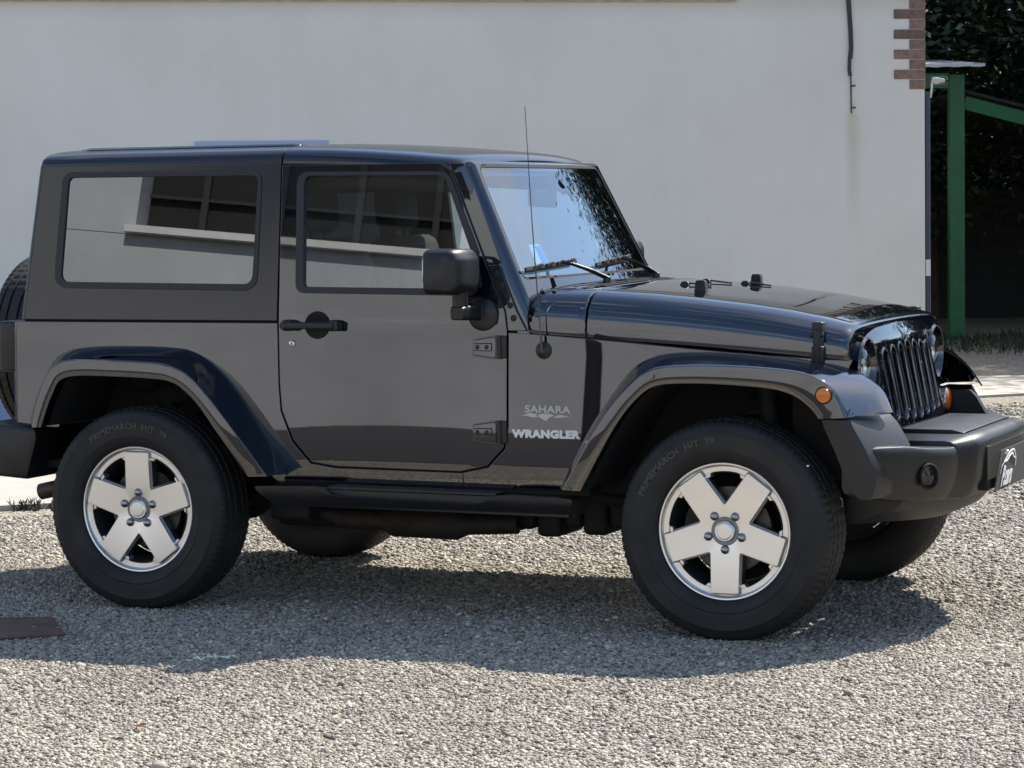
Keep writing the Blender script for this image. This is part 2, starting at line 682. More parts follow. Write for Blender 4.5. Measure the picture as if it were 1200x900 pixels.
def text_bm(s, size, ext=.001, bold=0., sx=1., shear=0., spacing=1.):
    """letters lying in the xy plane, centred on the origin"""
    cu = bpy.data.curves.new('lettering', 'FONT')
    cu.body = s
    cu.size = size
    cu.extrude = ext
    cu.offset = bold
    cu.shear = shear
    cu.space_character = spacing
    cu.align_x = 'CENTER'
    cu.align_y = 'CENTER'
    o = bpy.data.objects.new('lettering', cu)
    C.objects.link(o)
    bpy.context.view_layer.update()
    me = bpy.data.meshes.new_from_object(o.evaluated_get(bpy.context.evaluated_depsgraph_get()))
    bpy.data.objects.remove(o)
    bm = bmesh.new()
    bm.from_mesh(me)
    bpy.data.meshes.remove(me)
    for v in bm.verts:
        v.co.x *= sx
    return bm


# ------------------------------------------------------------------ the setting
bm = bmesh.new()
bmesh.ops.create_grid(bm, x_segments=2, y_segments=2, size=300)
ground = structure(obj('ground', bm, 'gravel_sheet', ang=0))

# the building's wall line: WO + t*WD, wall faces WN (towards the camera side)
WO = Vector((-5.089, 5.686, 0))
WD = Vector((.8232, .5677, 0)).normalized()
WN = Vector((WD.y, -WD.x, 0))


def wp(t_, o_, z):
    """t along the wall, o out of the wall, z up"""
    return WO + WD * t_ + WN * o_ + Vector((0, 0, z))


def wbox(bm, t0, t1, o0, o1, z0, z1, mi=0):
    tmp = bmesh.new()
    bmesh.ops.create_cube(tmp, size=1)
    for v in tmp.verts:
        v.co = wp((t0 + t1) / 2 + v.co.x * (t1 - t0), (o0 + o1) / 2 + v.co.y * (o1 - o0), (z0 + z1) / 2 + v.co.z * (z1 - z0))
    merge(bm, tmp, mi)


def slab(name, pts, h, mt):
    bm = bmesh.new()
    prism(bm, [(p[0], p[1]) for p in pts], -.05, h, axis='z')
    return structure(obj(name, bm, mt, ang=0))


def xy(v):
    return (v.x, v.y)


slab('pavement', [xy(wp(-14, -.1, 0)), (-9.5, -4.9), (-2.473, 1.811), (.0, 4.2), xy(wp(5.9, 1.6, 0)), xy(wp(6.2, -.1, 0))], .03, 'concrete')
slab('path', [(.45, 10.35), (3.2, 13.4), (5.5, 15.6), (4.6, 17.2), (.95, 13.05), (-.9, 12.45), (-2.4, 11.5)], .02, 'concrete')

bm = bmesh.new()
prism(bm, [(-24, -22), (12, -27), (9, -7), (5.6, -5.2), (-10, -6.6), (-22, -9)], .0, .028, axis='z')
structure(obj('road', bm, 'asphalt', ang=0))

bld = empty('building', 'long white plastered building with blue base band and brick corner', 'building', WO)
bm = bmesh.new()
wbox(bm, -14, 6.757, -9, 0, .421, 4.2)
obj('wall', bm, 'plaster', bld, ang=0)
bm = bmesh.new()
wbox(bm, -14, 6.760, -9.003, .004, -.1, .421)
obj('base_band', bm, 'dado_blue', bld, ang=0)
bm = bmesh.new()
wbox(bm, -14, 5.32, .003, .022, 2.995, 3.16)
obj('fascia_board', bm, 'brown_wood', bld, ang=0)
bm = bmesh.new()
wbox(bm, -15, 7.2, -9.5, .35, 4.2, 4.35)
obj('roof', bm, 'sheet_metal', bld, ang=0)
bm = bmesh.new()
hb = .0735
for i in range(20):
    z1 = 2.353 + (i + 1) * hb
    lng = i % 2 == 1
    wbox(bm, 6.520 if lng else 6.640, 6.763, -.11 if lng else -.23, .006, z1 - hb + .004, z1 - .002)
    if lng:
        pass
obj('corner_brick', bm, 'brick_red', bld, ang=0)
bm = bmesh.new()
wbox(bm, 1.389, 2.331, .002, .012, 0.0, 2.02)
dr = obj('door', bm, 'door_blue', bld, ang=0)
bm = bmesh.new()
tube(bm, [wp(1.47, .012, .98), wp(1.47, .05, .98), wp(1.58, .05, .98)], .009)
obj('handle', bm, 'chrome', dr)

# electric cable hanging down the wall
bm = bmesh.new()
cab = [(6.166, 3.3), (6.166, 3.0), (6.172, 2.9), (6.18, 2.78), (6.183, 2.66), (6.176, 2.58), (6.172, 2.50), (6.180, 2.455)]
tube(bm, [wp(a, .016, z) for a, z in cab], .0135, 8)
tube(bm, [wp(a + .014, .014, z) for a, z in cab[:6]], .008, 8)
cb = obj('electric_cable', bm, 'cable_black')
tag(cb, 'dark electric cable hanging down the white wall near the brick corner', 'cable')
bm = bmesh.new()
tube(bm, [wp(6.184, .012, 2.47), wp(6.188, .012, 2.18)], .006, 6)
for z in (2.38, 2.22):
    tube(bm, [wp(6.186, .012, z), wp(6.215, .03, z + .005)], .006, 6)
obj('bracket', bm, 'rusty_steel', cb)

# dark tube standing in for the corner's shaded return, lamp and switch box
bm = bmesh.new()
tube(bm, [wp(6.787, -.03, -.02), wp(6.787, -.03, 2.34)], .022, 12)
dp = obj('corner_shade', bm, 'corner_shade_blue')
tag(dp, 'thin dark blue strip standing in for shade on the corner of the white wall', 'shade strip')
bm = bmesh.new()
tube(bm, [wp(6.763, -.04, 2.29), wp(6.82, -.04, 2.30), wp(6.83, -.03, 2.42)], .008, 8)
lm = empty('wall_lamp', 'small clear bulkhead lamp on a bracket below the corner bricks', 'wall lamp', wp(6.763, -.04, 2.30))
obj('bracket', bm, 'white_fixture', lm)
bm = bmesh.new()
lathe(bm, [(.0, -.045), (.03, -.045), (.034, -.03), (.03, .075), (.018, .085), (0, .087)], wp(6.86, -.03, 2.42), 16, axis='x')
obj('lamp_glass', bm, 'lens', lm)
bm = bmesh.new()
lathe(bm, [(.0, -.03), (.02, -.03), (.024, 0), (.012, .06), (0, .062)], wp(6.86, -.03, 2.42), 16, axis='x')
obj('bulb', bm, 'white_fixture', lm)
bm = bmesh.new()
wbox(bm, 6.765, 6.80, -.09, .0, .98, 1.10)
sb = obj('switch_box', bm, 'white_fixture', ang=0)
bm = bmesh.new()
wbox(bm, 6.80, 6.806, -.065, -.02, 1.02, 1.07)
obj('button', bm, 'black_plastic', sb, ang=0)
tag(sb, 'small cream switch box on the side of the white wall corner', 'switch box')


# ------------------------------------------------------------------ carport, fence, trees behind
def carport():
    root = empty('carport', 'green steel carport with grey sheet roof beyond the white building', 'carport', (-1.55, 18.7, 0))
    X = Vector((.9186, .3952, 0))       # along its front, roughly facing the camera
    Y = Vector((-.3952, .9186, 0))
    O = Vector((-1.55, 18.7, 0))

    def q(a, d, z):
        return O + X * a + Y * d + Vector((0, 0, z))

    def bar(bm, p, p2, w_, h_):
        d = (p2 - p).normalized()
        up = Vector((0, 0, 1)) if abs(d.z) < .9 else X
        sd_ = d.cross(up).normalized()
        up = sd_.cross(d)
        loft(bm, [[c + sd_ * sx * w_ / 2 + up * sz * h_ / 2 for sx, sz in ((-1, -1), (1, -1), (1, 1), (-1, 1))] for c in (p, p2)])
    for a, d in ((0, 0), (3.6, .25), (-6, 0)):
        bm = bmesh.new()
        bar(bm, q(a, d, -.05), q(a, d, 2.86), .16, .16)
        bar(bm, q(a, d, -.01), q(a, d, .012), .26, .26)
        obj('post', bm, 'green_paint', root, ang=0)
    bm = bmesh.new()
    bar(bm, q(-6.2, .0, 2.80), q(-.081, .0, 2.80), .10, .16)
    obj('beam', bm, 'green_paint', root, ang=0)
    bm = bmesh.new()
    bar(bm, q(.082, 0, 2.56), q(3.6, .25, 1.62), .10, .14)
    obj('beam', bm, 'green_paint', root, ang=0)
    bm = bmesh.new()
    bar(bm, q(-6.2, 4, 2.62), q(.9, 4, 2.62), .08, .10)
    obj('beam', bm, 'green_paint', root, ang=0)
    bm = bmesh.new()
    loft(bm, [[q(a, d, z + e) for a, z in ((.09, 2.67), (3.7, 1.71)) for e in (0, .03)][:2] + [q(3.7, d, 1.74), q(3.7, d, 1.71)] for d in (-.04, 5.5)])
    obj('added_shade_roof', bm, 'dark_fence', root, ang=0)  # dark sheet added to keep the space under the sloping beam dark
    bm = bmesh.new()
    rings = []
    for d, z in ((-.55, 2.90), (6.5, 3.35)):
        n = 120
        top = [q(-6.4 + (6.62) * i / n, d, z + .05 + (.006 if i % 4 < 2 else 0)) for i in range(n + 1)]
        bot = [q(-6.4 + (6.62) * i / n, d, z + .02 + (.006 if i % 4 < 2 else 0)) for i in range(n, -1, -1)]
        rings.append(top + bot)
    loft(bm, rings)
    obj('roof', bm, 'sheet_metal', root, ang=0)


carport()

# dark boarded fence behind the carport
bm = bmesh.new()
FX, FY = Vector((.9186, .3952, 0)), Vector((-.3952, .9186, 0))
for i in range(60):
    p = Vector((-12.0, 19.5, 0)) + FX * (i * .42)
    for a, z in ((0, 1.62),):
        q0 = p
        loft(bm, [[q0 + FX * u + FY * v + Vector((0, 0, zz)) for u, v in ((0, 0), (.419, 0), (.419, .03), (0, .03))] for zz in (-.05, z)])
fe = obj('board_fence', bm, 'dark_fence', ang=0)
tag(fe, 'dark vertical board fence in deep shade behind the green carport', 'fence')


def leaves(bm, pts, size, flat=.5):
    n = len(pts)
    a = rng.normal(size=(n, 3))
    a[:, 2] *= flat
    a /= np.linalg.norm(a, axis=1)[:, None]
    b_ = np.cross(a, rng.normal(size=(n, 3)))
    b_ /= np.linalg.norm(b_, axis=1)[:, None]
    s = size * rng.uniform(.6, 1.35, n)[:, None]
    P = np.stack([pts - a * s, pts + b_ * s * .42, pts + a * s, pts - b_ * s * .42], 1)
    return P


def leaf_object(name, P, mt, parent):
    n = len(P)
    me = bpy.data.meshes.new(name)
    me.vertices.add(n * 4)
    me.vertices.foreach_set('co', P.reshape(-1))
    me.loops.add(n * 4)
    me.loops.foreach_set('vertex_index', np.arange(n * 4, dtype=np.int32))
    me.polygons.add(n)
    me.polygons.foreach_set('loop_start', np.arange(0, n * 4, 4, dtype=np.int32))
    me.update(calc_edges=True)
    me.materials.append(MAT[mt])
    o = bpy.data.objects.new(name, me)
    C.objects.link(o)
    if parent:
        o.parent = parent
        o.location = -parent.location
    return o


def tree(name, label, loc, h, rad, n, size, group, low=.25, cat='tree'):
    root = empty(name, label, cat, loc, group)
    L0 = Vector(loc)
    bm = bmesh.new()
    tr_ = h * .035
    pts = [L0 + Vector((random.uniform(-.1, .1) * k, random.uniform(-.1, .1) * k, h * .16 * k - .1)) for k in range(6)]
    tube(bm, pts, [tr_ * (1 - k * .13) for k in range(6)], 10)
    tips = []
    for k in range(16):
        z = h * random.uniform(low, .85)
        a = random.uniform(0, 2 * PI)
        reach = rad * random.uniform(.45, .95) * math.sin(PI * min(.95, max(.12, (z / h - low * .6) / (1.05 - low * .6)))) ** .6
        st = L0 + Vector((0, 0, z * .75))
        en = L0 + Vector((math.cos(a) * reach, math.sin(a) * reach, z))
        mid = (st + en) / 2 + Vector((0, 0, -.05 * h * random.random()))
        tube(bm, [st, mid, en], [tr_ * .35, tr_ * .22, tr_ * .08], 6)
        tips.append(en)
        tips.append(mid.lerp(en, .5))
    obj('trunk', bm, 'bark', root)
    tips = np.array([list(t_) for t_ in tips])
    idx = rng.integers(0, len(tips), n)
    sp = rad * .26
    off = rng.normal(size=(n, 3)) * sp * np.array([1, 1, .62])
    leaf_object('crown', leaves(None, tips[idx] + off, size), 'leaf', root)


G_T = 'trees behind the carport'
tree('tree', 'dark leafy tree whose crown hangs beside the brick corner over the carport', (-3.2, 23.5, 0), 8.6, 3.6, 70000, .062, G_T, .22)
tree('tree', 'dense dark tree behind the open right end of the carport', (2.5, 21.8, 0), 9.6, 3.3, 80000, .062, G_T, .18)
tree('tree', 'low branching tree whose leaf sprays reach in front of the carport roof', (3.0, 20.6, 0), 8.6, 2.9, 60000, .06, G_T, .42)
tree('tree', 'dark tree standing between the carport roof and the dense right hand tree', (.9, 25.4, 0), 8.6, 3.0, 60000, .062, G_T, .14)
tree('tree', 'far tree closing the view under the carport roof', (-5.6, 30.5, 0), 8.0, 4.2, 70000, .11, G_T, .12)
tree('tree', 'far dark tree seen behind the green post through the carport', (-1.4, 31.5, 0), 9.0, 4.4, 70000, .11, G_T, .10)

# rough grass at the foot of the carport
n = 14000
u_, v_ = rng.uniform(-5, 7.5, n), rng.uniform(-2.9, .6, n)
u_ = u_
keep = rng.random(n) < np.clip(1.1 - np.abs(v_ + 1.2) / 2.2 + .4 * np.sin(u_ * 2.1), .1, 1)
u_, v_ = u_[keep], v_[keep]
base = np.stack([-1.55 + .9186 * u_ - .3952 * v_, 18.7 + .3952 * u_ + .9186 * v_, np.zeros(len(u_))], 1)


def blades(base, hmin, hmax, wid):
    n = len(base)
    a = rng.uniform(0, 2 * PI, n)
    h = rng.uniform(hmin, hmax, n)
    ln = rng.normal(0, .35, (n, 2)) * h[:, None]
    sx = np.stack([np.cos(a), np.sin(a), np.zeros(n)], 1) * wid
    top = base + np.stack([ln[:, 0], ln[:, 1], h], 1)
    md = base + np.stack([ln[:, 0] * .4, ln[:, 1] * .4, h * .6], 1)
    return np.stack([base - sx, base + sx, md + sx * .8, top], 1)


go = leaf_object('grass', blades(base, .025, .11, .007), 'grass_blade', None)
structure(go, 'stuff')
bs = np.array([-2.36, 1.915, .0]) + rng.normal(size=(70, 3)) * np.array([.05, .05, 0])
wd = leaf_object('weed', blades(bs, .03, .09, .006), 'grass_blade', None)
wd.scale = (1, 1, .8)
tag(wd, 'small green weed growing at the edge of the concrete pavement', 'weed')

# rusty drain cover at the lower left
bm = bmesh.new()
prism(bm, [(-.52, -1.36), (-.20, -1.20), (.087, -1.548), (-.22, -1.80)], -.02, .009, axis='z')
dc = obj('drain_cover', bm, 'rust_plate', ang=0)
tag(dc, 'rusty steel drain cover lying in the gravel at the lower left', 'drain cover')


# loose stones of the gravel, one stuff object
def pebbles(regions):
    t_ = (1 + 5 ** .5) / 2
    iv = np.array([[-1, t_, 0], [1, t_, 0], [-1, -t_, 0], [1, -t_, 0], [0, -1, t_], [0, 1, t_], [0, -1, -t_], [0, 1, -t_], [t_, 0, -1], [t_, 0, 1], [-t_, 0, -1], [-t_, 0, 1]])
    iv /= np.linalg.norm(iv[0])
    fc = np.array([[0, 11, 5], [0, 5, 1], [0, 1, 7], [0, 7, 10], [0, 10, 11], [1, 5, 9], [5, 11, 4], [11, 10, 2], [10, 7, 6], [7, 1, 8], [3, 9, 4], [3, 4, 2], [3, 2, 6], [3, 6, 8], [3, 8, 9], [4, 9, 5], [2, 4, 11], [6, 2, 10], [8, 6, 7], [9, 8, 1]])
    pos, rad = [], []
    for (pts, dens, r0, r1) in regions:
        P = np.array(pts)
        lo, hi = P.min(0), P.max(0)
        k = int((hi - lo).prod() * dens)
        c = rng.uniform(lo, hi, (k, 2))
        ins = np.ones(k, bool)
        for i in range(len(P)):
            a, b_ = P[i], P[(i + 1) % len(P)]
            ins &= (b_[0] - a[0]) * (c[:, 1] - a[1]) - (b_[1] - a[1]) * (c[:, 0] - a[0]) > 0
        c = c[ins]
        # keep clear of the drain cover
        dd = (np.abs((c[:, 0] + .2) * .76 + (c[:, 1] + 1.5) * .0) < .3) & (np.abs(c[:, 1] + 1.5 + .0 * c[:, 0]) < .24) & (rng.random(len(c)) < .78)
        c = c[~dd]
        pos.append(c)
        rad.append(rng.uniform(r0, r1, len(c)) * rng.choice([.6, .8, 1, 1.25], len(c), p=[.3, .35, .27, .08]))
    pos = np.concatenate(pos)
    rad = np.concatenate(rad)
    n = len(pos)
    v = iv[None] * (1 + rng.normal(0, .13, (n, 12, 1)))
    v = v * rng.uniform(.7, 1.25, (n, 1, 3)) * np.array([1, 1, .62])
    ang = rng.uniform(0, 2 * PI, n)
    til = rng.normal(0, .35, n)
    ca, sa, ct, st = np.cos(ang)[:, None], np.sin(ang)[:, None], np.cos(til)[:, None], np.sin(til)[:, None]
    x, y, z = v[..., 0], v[..., 1], v[..., 2]
    x, z = x * ct + z * st, -x * st + z * ct
    x, y = x * ca - y * sa, x * sa + y * ca
    V = np.stack([x, y, z], -1) * rad[:, None, None]
    V[..., 0] += pos[:, None, 0]
    V[..., 1] += pos[:, None, 1]
    V[..., 2] += (rad * rng.uniform(-.25, .45, n))[:, None]
    F = (fc[None] + (np.arange(n) * 12)[:, None, None]).reshape(-1)
    me = bpy.data.meshes.new('gravel')
    me.vertices.add(n * 12)
    me.vertices.foreach_set('co', V.reshape(-1))
    me.loops.add(len(F))
    me.loops.foreach_set('vertex_index', F.astype(np.int32))
    me.polygons.add(n * 20)
    me.polygons.foreach_set('loop_start', np.arange(0, n * 60, 3, dtype=np.int32))
    me.update(calc_edges=True)
    me.shade_smooth()
    me.materials.append(MAT['gravel_stone'])
    o = bpy.data.objects.new('gravel', me)
    C.objects.link(o)
    structure(o, 'stuff')
    return n


npb = pebbles([
    ([(-.4, -2.9), (1.6, -3.9), (4.5, -2.6), (4.2, -.6), (3.4, .1), (-1.6, .1)], 13500, .0056, .0094),
    ([(-1.6, .1), (3.4, .1), (3.9, 2.2), (2.4, 3.8), (-2.6, 1.5), (-2.3, .9)], 5200, .008, .0125),
    ([(-.4, -2.9), (1.6, -3.9), (4.5, -2.6), (4.2, -.6), (3.4, .1), (-1.6, .1)], 60, .011, .018),
    ([(2.4, 3.6), (3.9, 2.2), (5.0, 5.5), (2.5, 11.0), (.2, 9.6)], 900, .012, .02),
])
print('stones', npb)

# dry leaves on the gravel
for i, (x, y, lb) in enumerate(((.18, -2.62, 'orange dry leaf on the sunlit gravel at the lower left'), (1.33, -.62, 'brown dry leaf in the shade under the car'), (1.28, -3.0, 'small brown dry leaf on the sunlit gravel below the car shadow'))):
    bm = bmesh.new()
    vs = [bm.verts.new((x + a * .02, y + b_ * .02, .016 + c * .01)) for a, b_, c in ((-1, 0, .3), (-.3, -.5, 0), (.5, -.4, .2), (1, .1, .6), (.4, .5, 1), (-.4, .5, .6))]
    bm.faces.new(vs)
    bmesh.ops.solidify(bm, geom=bm.faces[:], thickness=.0012)
    tag(obj('dry_leaf', bm, 'dry_leaf', ang=0), lb, 'leaf', 'dry leaves on the gravel')


# ================================================================== the car (forward is +x, its right side faces the camera, -y)
WB = 2.424
CAR = empty('off_road_car', 'black three-door off-road car with silver five-spoke wheels parked on the gravel', 'car', (1.2, 0, 0))


def lerp(a, b_, k):
    return a + (b_ - a) * k


def spline(pts, n):
    """resample a polyline through Catmull-Rom to n points, evenly spread over its vertices"""
    P = [Vector(p) for p in pts]
    P = [P[0] * 2 - P[1]] + P + [P[-1] * 2 - P[-2]]
    o = []
    m_ = len(P) - 3
    for k in range(n):
        u = k / (n - 1) * m_
        i = min(int(u), m_ - 1)
        f = u - i
        a, b_, c, d = P[i:i + 4]
        o.append(.5 * ((2 * b_) + (c - a) * f + (2 * a - 5 * b_ + 4 * c - d) * f * f + (3 * b_ - a - 3 * c + d) * f ** 3))
    return o


def smooth_line(pts, it):
    P = np.array([list(p) for p in pts])
    for _ in range(it):
        P[1:-1] = P[1:-1] * .5 + (P[:-2] + P[2:]) * .25
    return [tuple(p) for p in P]


# ---- body: rear quarters, sills, cowl sides
def arch_rear():
    return [(-.45, .60), (-.40, .76), (-.345, .875), (-.29, .925), (-.20, .945), (.0, .95), (.13, .935), (.22, .90), (.30, .83), (.40, .69), (.50, .56)]


DOOR_REAR = [(.566, 1.124), (.570, .889), (.579, .785), (.628, .668), (.708, .584), (.815, .569)]
DOOR_FRONT = [(1.345, .564), (1.458, .588), (1.527, .660), (1.540, .743), (1.541, 1.099)]
bm = bmesh.new()
side = [(-.625, 1.124), (-.625, .70), (-.43, .70)] + arch_rear()[1:] + [(.56, .512), (1.79, .512), (1.85, .60), (1.95, .76), (2.07, .915), (2.13, .96), (2.2, .975), (2.6, .975), (2.80, .93), (2.83, 1.0), (2.742, 1.0), (1.864, 1.073), (1.62, 1.090), (1.541, 1.094)] + [p for p in reversed(DOOR_FRONT[:-1])] + [p for p in reversed(DOOR_REAR)]


def wfront(x, z):
    o = W(z)
    if x > 2.3:
        o -= .11 * ((x - 2.3) / .5) ** 1.4
    return o


for s in (-1, 1):
    tmp = fill2d(side, (), LV)
    for xx in (2.3, 2.4, 2.5, 2.6, 2.7):
        bmesh.ops.bisect_plane(tmp, geom=tmp.verts[:] + tmp.edges[:] + tmp.faces[:], plane_co=(xx, 0, 0), plane_no=(1, 0, 0), dist=1e-5)
    thick(tmp, lambda c: (c.x, s * wfront(c.x, c.z), c.z), lambda c: (0, -s * .014, 0))
    bmesh.ops.recalc_face_normals(tmp, faces=tmp.faces)
    merge(bm, tmp)
    # rounded rear corner
    loft(bm, [[(-.627 - dx, s * (W(z) - dy), z) for dx, dy in ((0, 0), (.008, .002), (.016, .009), (.02, .02), (.02, .05), (0, .05))] for z in (.70, .72, .76, 1.04, 1.08, 1.122)])
prism(bm, [(-.70, .56), (.70, .56), (.70, 1.120), (-.70, 1.120)], -.647, -.627, axis='x')
body = obj('body', bm, 'paint', CAR, 40)
# seams on the sill below the door
for x in (.60, 1.352):
    bm = bmesh.new()
    box(bm, x - .0018, x + .0018, -W(.54) - .0015, -W(.54) + .01, .513, .565)
    obj('sill_seam', bm, 'gap_black', body, ang=0)
# hidden inner shell that shows as the dark gaps between panels
bm = bmesh.new()
for s in (-1, 1):
    lo = [(-.60, .71), (-.42, .71)] + [(x + .0, z + .0) for x, z in arch_rear()[1:-1]] + [(.56, .53), (1.80, .53), (2.12, .99), (2.78, .95), (2.78, 1.03), (1.864, 1.10), (1.62, 1.115), (1.5, 1.12), (-.60, 1.145)]
    panel(bm, lo, (), s, lambda x, z: wfront(x, z) - .022, .01, levels=LV + (1.0,))
box(bm, -.60, 1.62, -.70, .70, .53, .56)
box(bm, 1.60, 1.63, -.70, .70, .54, 1.16)
obj('inner_shell', bm, 'gap_black', body, ang=0)

# ---- hardtop
QS = rp([(-.395, 1.262, .05), (-.452, 1.324, .0), (-.442, 1.722, .05), (.462, 1.712, .05), (.465, 1.262, .06)], 6)
QS = rp([(-.455, 1.264, .065), (-.441, 1.720, .045), (.462, 1.711, .045), (.466, 1.253, .06)], 6)
bm = bmesh.new()
HT = [(-.590, 1.134), (-.543, 1.748), (.545, 1.748), (.563, 1.134)]
for s in (-1, 1):
    panel(bm, HT, [QS], s, t=.016, levels=(1.2,))
    loft(bm, [[(-.592 + (z - 1.134) * .0765 - dx, s * (W(z) - dy), z) for dx, dy in ((0, 0), (.008, .002), (.016, .009), (.02, .02), (.02, .05), (0, .05))] for z in (1.134, 1.4, 1.748)])
tmp = fill2d([(-.70, 1.134), (.70, 1.134), (.60, 1.76), (-.60, 1.76)], [rp([(-.55, 1.25, .05), (.55, 1.25, .05), (.50, 1.68, .05), (-.50, 1.68, .05)])])
thick(tmp, lambda c: (-.612 + (c.z - 1.134) * .0765, c.x, c.z), lambda c: (.012, 0, 0))
merge(bm, tmp)


def roof_ring(x, dz=0., ins=0.):
    prof = [(.620, 1.738), (.6545, 1.738), (.6545, 1.750), (.651, 1.763), (.642, 1.776), (.625, 1.788), (.598, 1.798), (.52, 1.808), (.35, 1.818), (.15, 1.823)]
    near = [(x, -(y - ins), z + (dz if i > 2 else dz * .75)) for i, (y, z) in enumerate(prof)]
    q_ = smooth_line(spline(near[1:] + [(x, 0, 1.824 + dz)], 56), 4)[:-1]
    near = near[:1] + q_
    return near + [(x, 0, 1.824 + dz)] + [(x, -y, z) for _, y, z in reversed(near)]


loft(bm, [roof_ring(-.573, -.036, .03), roof_ring(-.566, -.016, .014), roof_ring(-.555, -.004, .004), roof_ring(-.53), roof_ring(-.3), roof_ring(0), roof_ring(.3), roof_ring(.546)])
hard = obj('hardtop', bm, 'hardtop_paint', CAR, 40)
# raised ribs on the roof
bm = bmesh.new()
for y in (-.42, -.14, .14, .42):
    loft(bm, [[(x, y - .055, z0), (x, y - .04, z0 + .010), (x, y + .04, z0 + .010), (x, y + .055, z0)] for x, z0 in ((-.48, 1.806), (-.44, 1.812), (.5, 1.812), (.53, 1.806))])
obj('roof_rib', bm, 'hardtop_paint', hard, 40)
bm = bmesh.new()


def dzf(x):
    return -.052 * max(0, (x - .555) / .76) ** 1.7


loft(bm, [roof_ring(x, dzf(x)) for x in (.553, .6, .75, .9, 1.05, 1.15, 1.22, 1.27)] + [roof_ring(1.30, dzf(1.30) - .004, .006), roof_ring(1.325, dzf(1.325) - .013, .016), roof_ring(1.338, dzf(1.338) - .026, .028)])
obj('roof_panel', bm, 'hardtop_paint', CAR, 40)


def seal_ring(bm, outer, inner, s, o0, o1, levels=(1.3, 1.5)):
    """a rubber surround between two loops lying on the body side"""
    tmp = fill2d(outer, [inner], levels)
    thick(tmp, lambda c: (c.x, s * (W(c.z) + o0), c.z), lambda c: (0, -s * (o0 - o1), 0))
    bmesh.ops.recalc_face_normals(tmp, faces=tmp.faces)
    merge(bm, tmp)


QG = rp([(-.430, 1.281, .045), (-.420, 1.705, .03), (.452, 1.700, .03), (.451, 1.271, .045)], 6)
for s in (-1, 1):
    bm = bmesh.new()
    panel(bm, QG, (), s, t=.004, out_=-.004, levels=(1.3, 1.4, 1.5, 1.6))
    qg = obj('quarter_window', bm, 'glass_tint', hard, 60)
    bm = bmesh.new()
    seal_ring(bm, inset(QS, -.004), inset(QG, .003), s, .0035, -.012)
    obj('window_seal', bm, 'black_plastic', qg, 40)
bm = bmesh.new()
tmp = fill2d(rp([(-.56, 1.24, .05), (.56, 1.24, .05), (.51, 1.69, .05), (-.51, 1.69, .05)]))
thick(tmp, lambda c: (-.616 + (c.z - 1.134) * .0765, c.x, c.z), lambda c: (.004, 0, 0))
merge(bm, tmp)
obj('rear_window', bm, 'glass_tint', hard, 60)

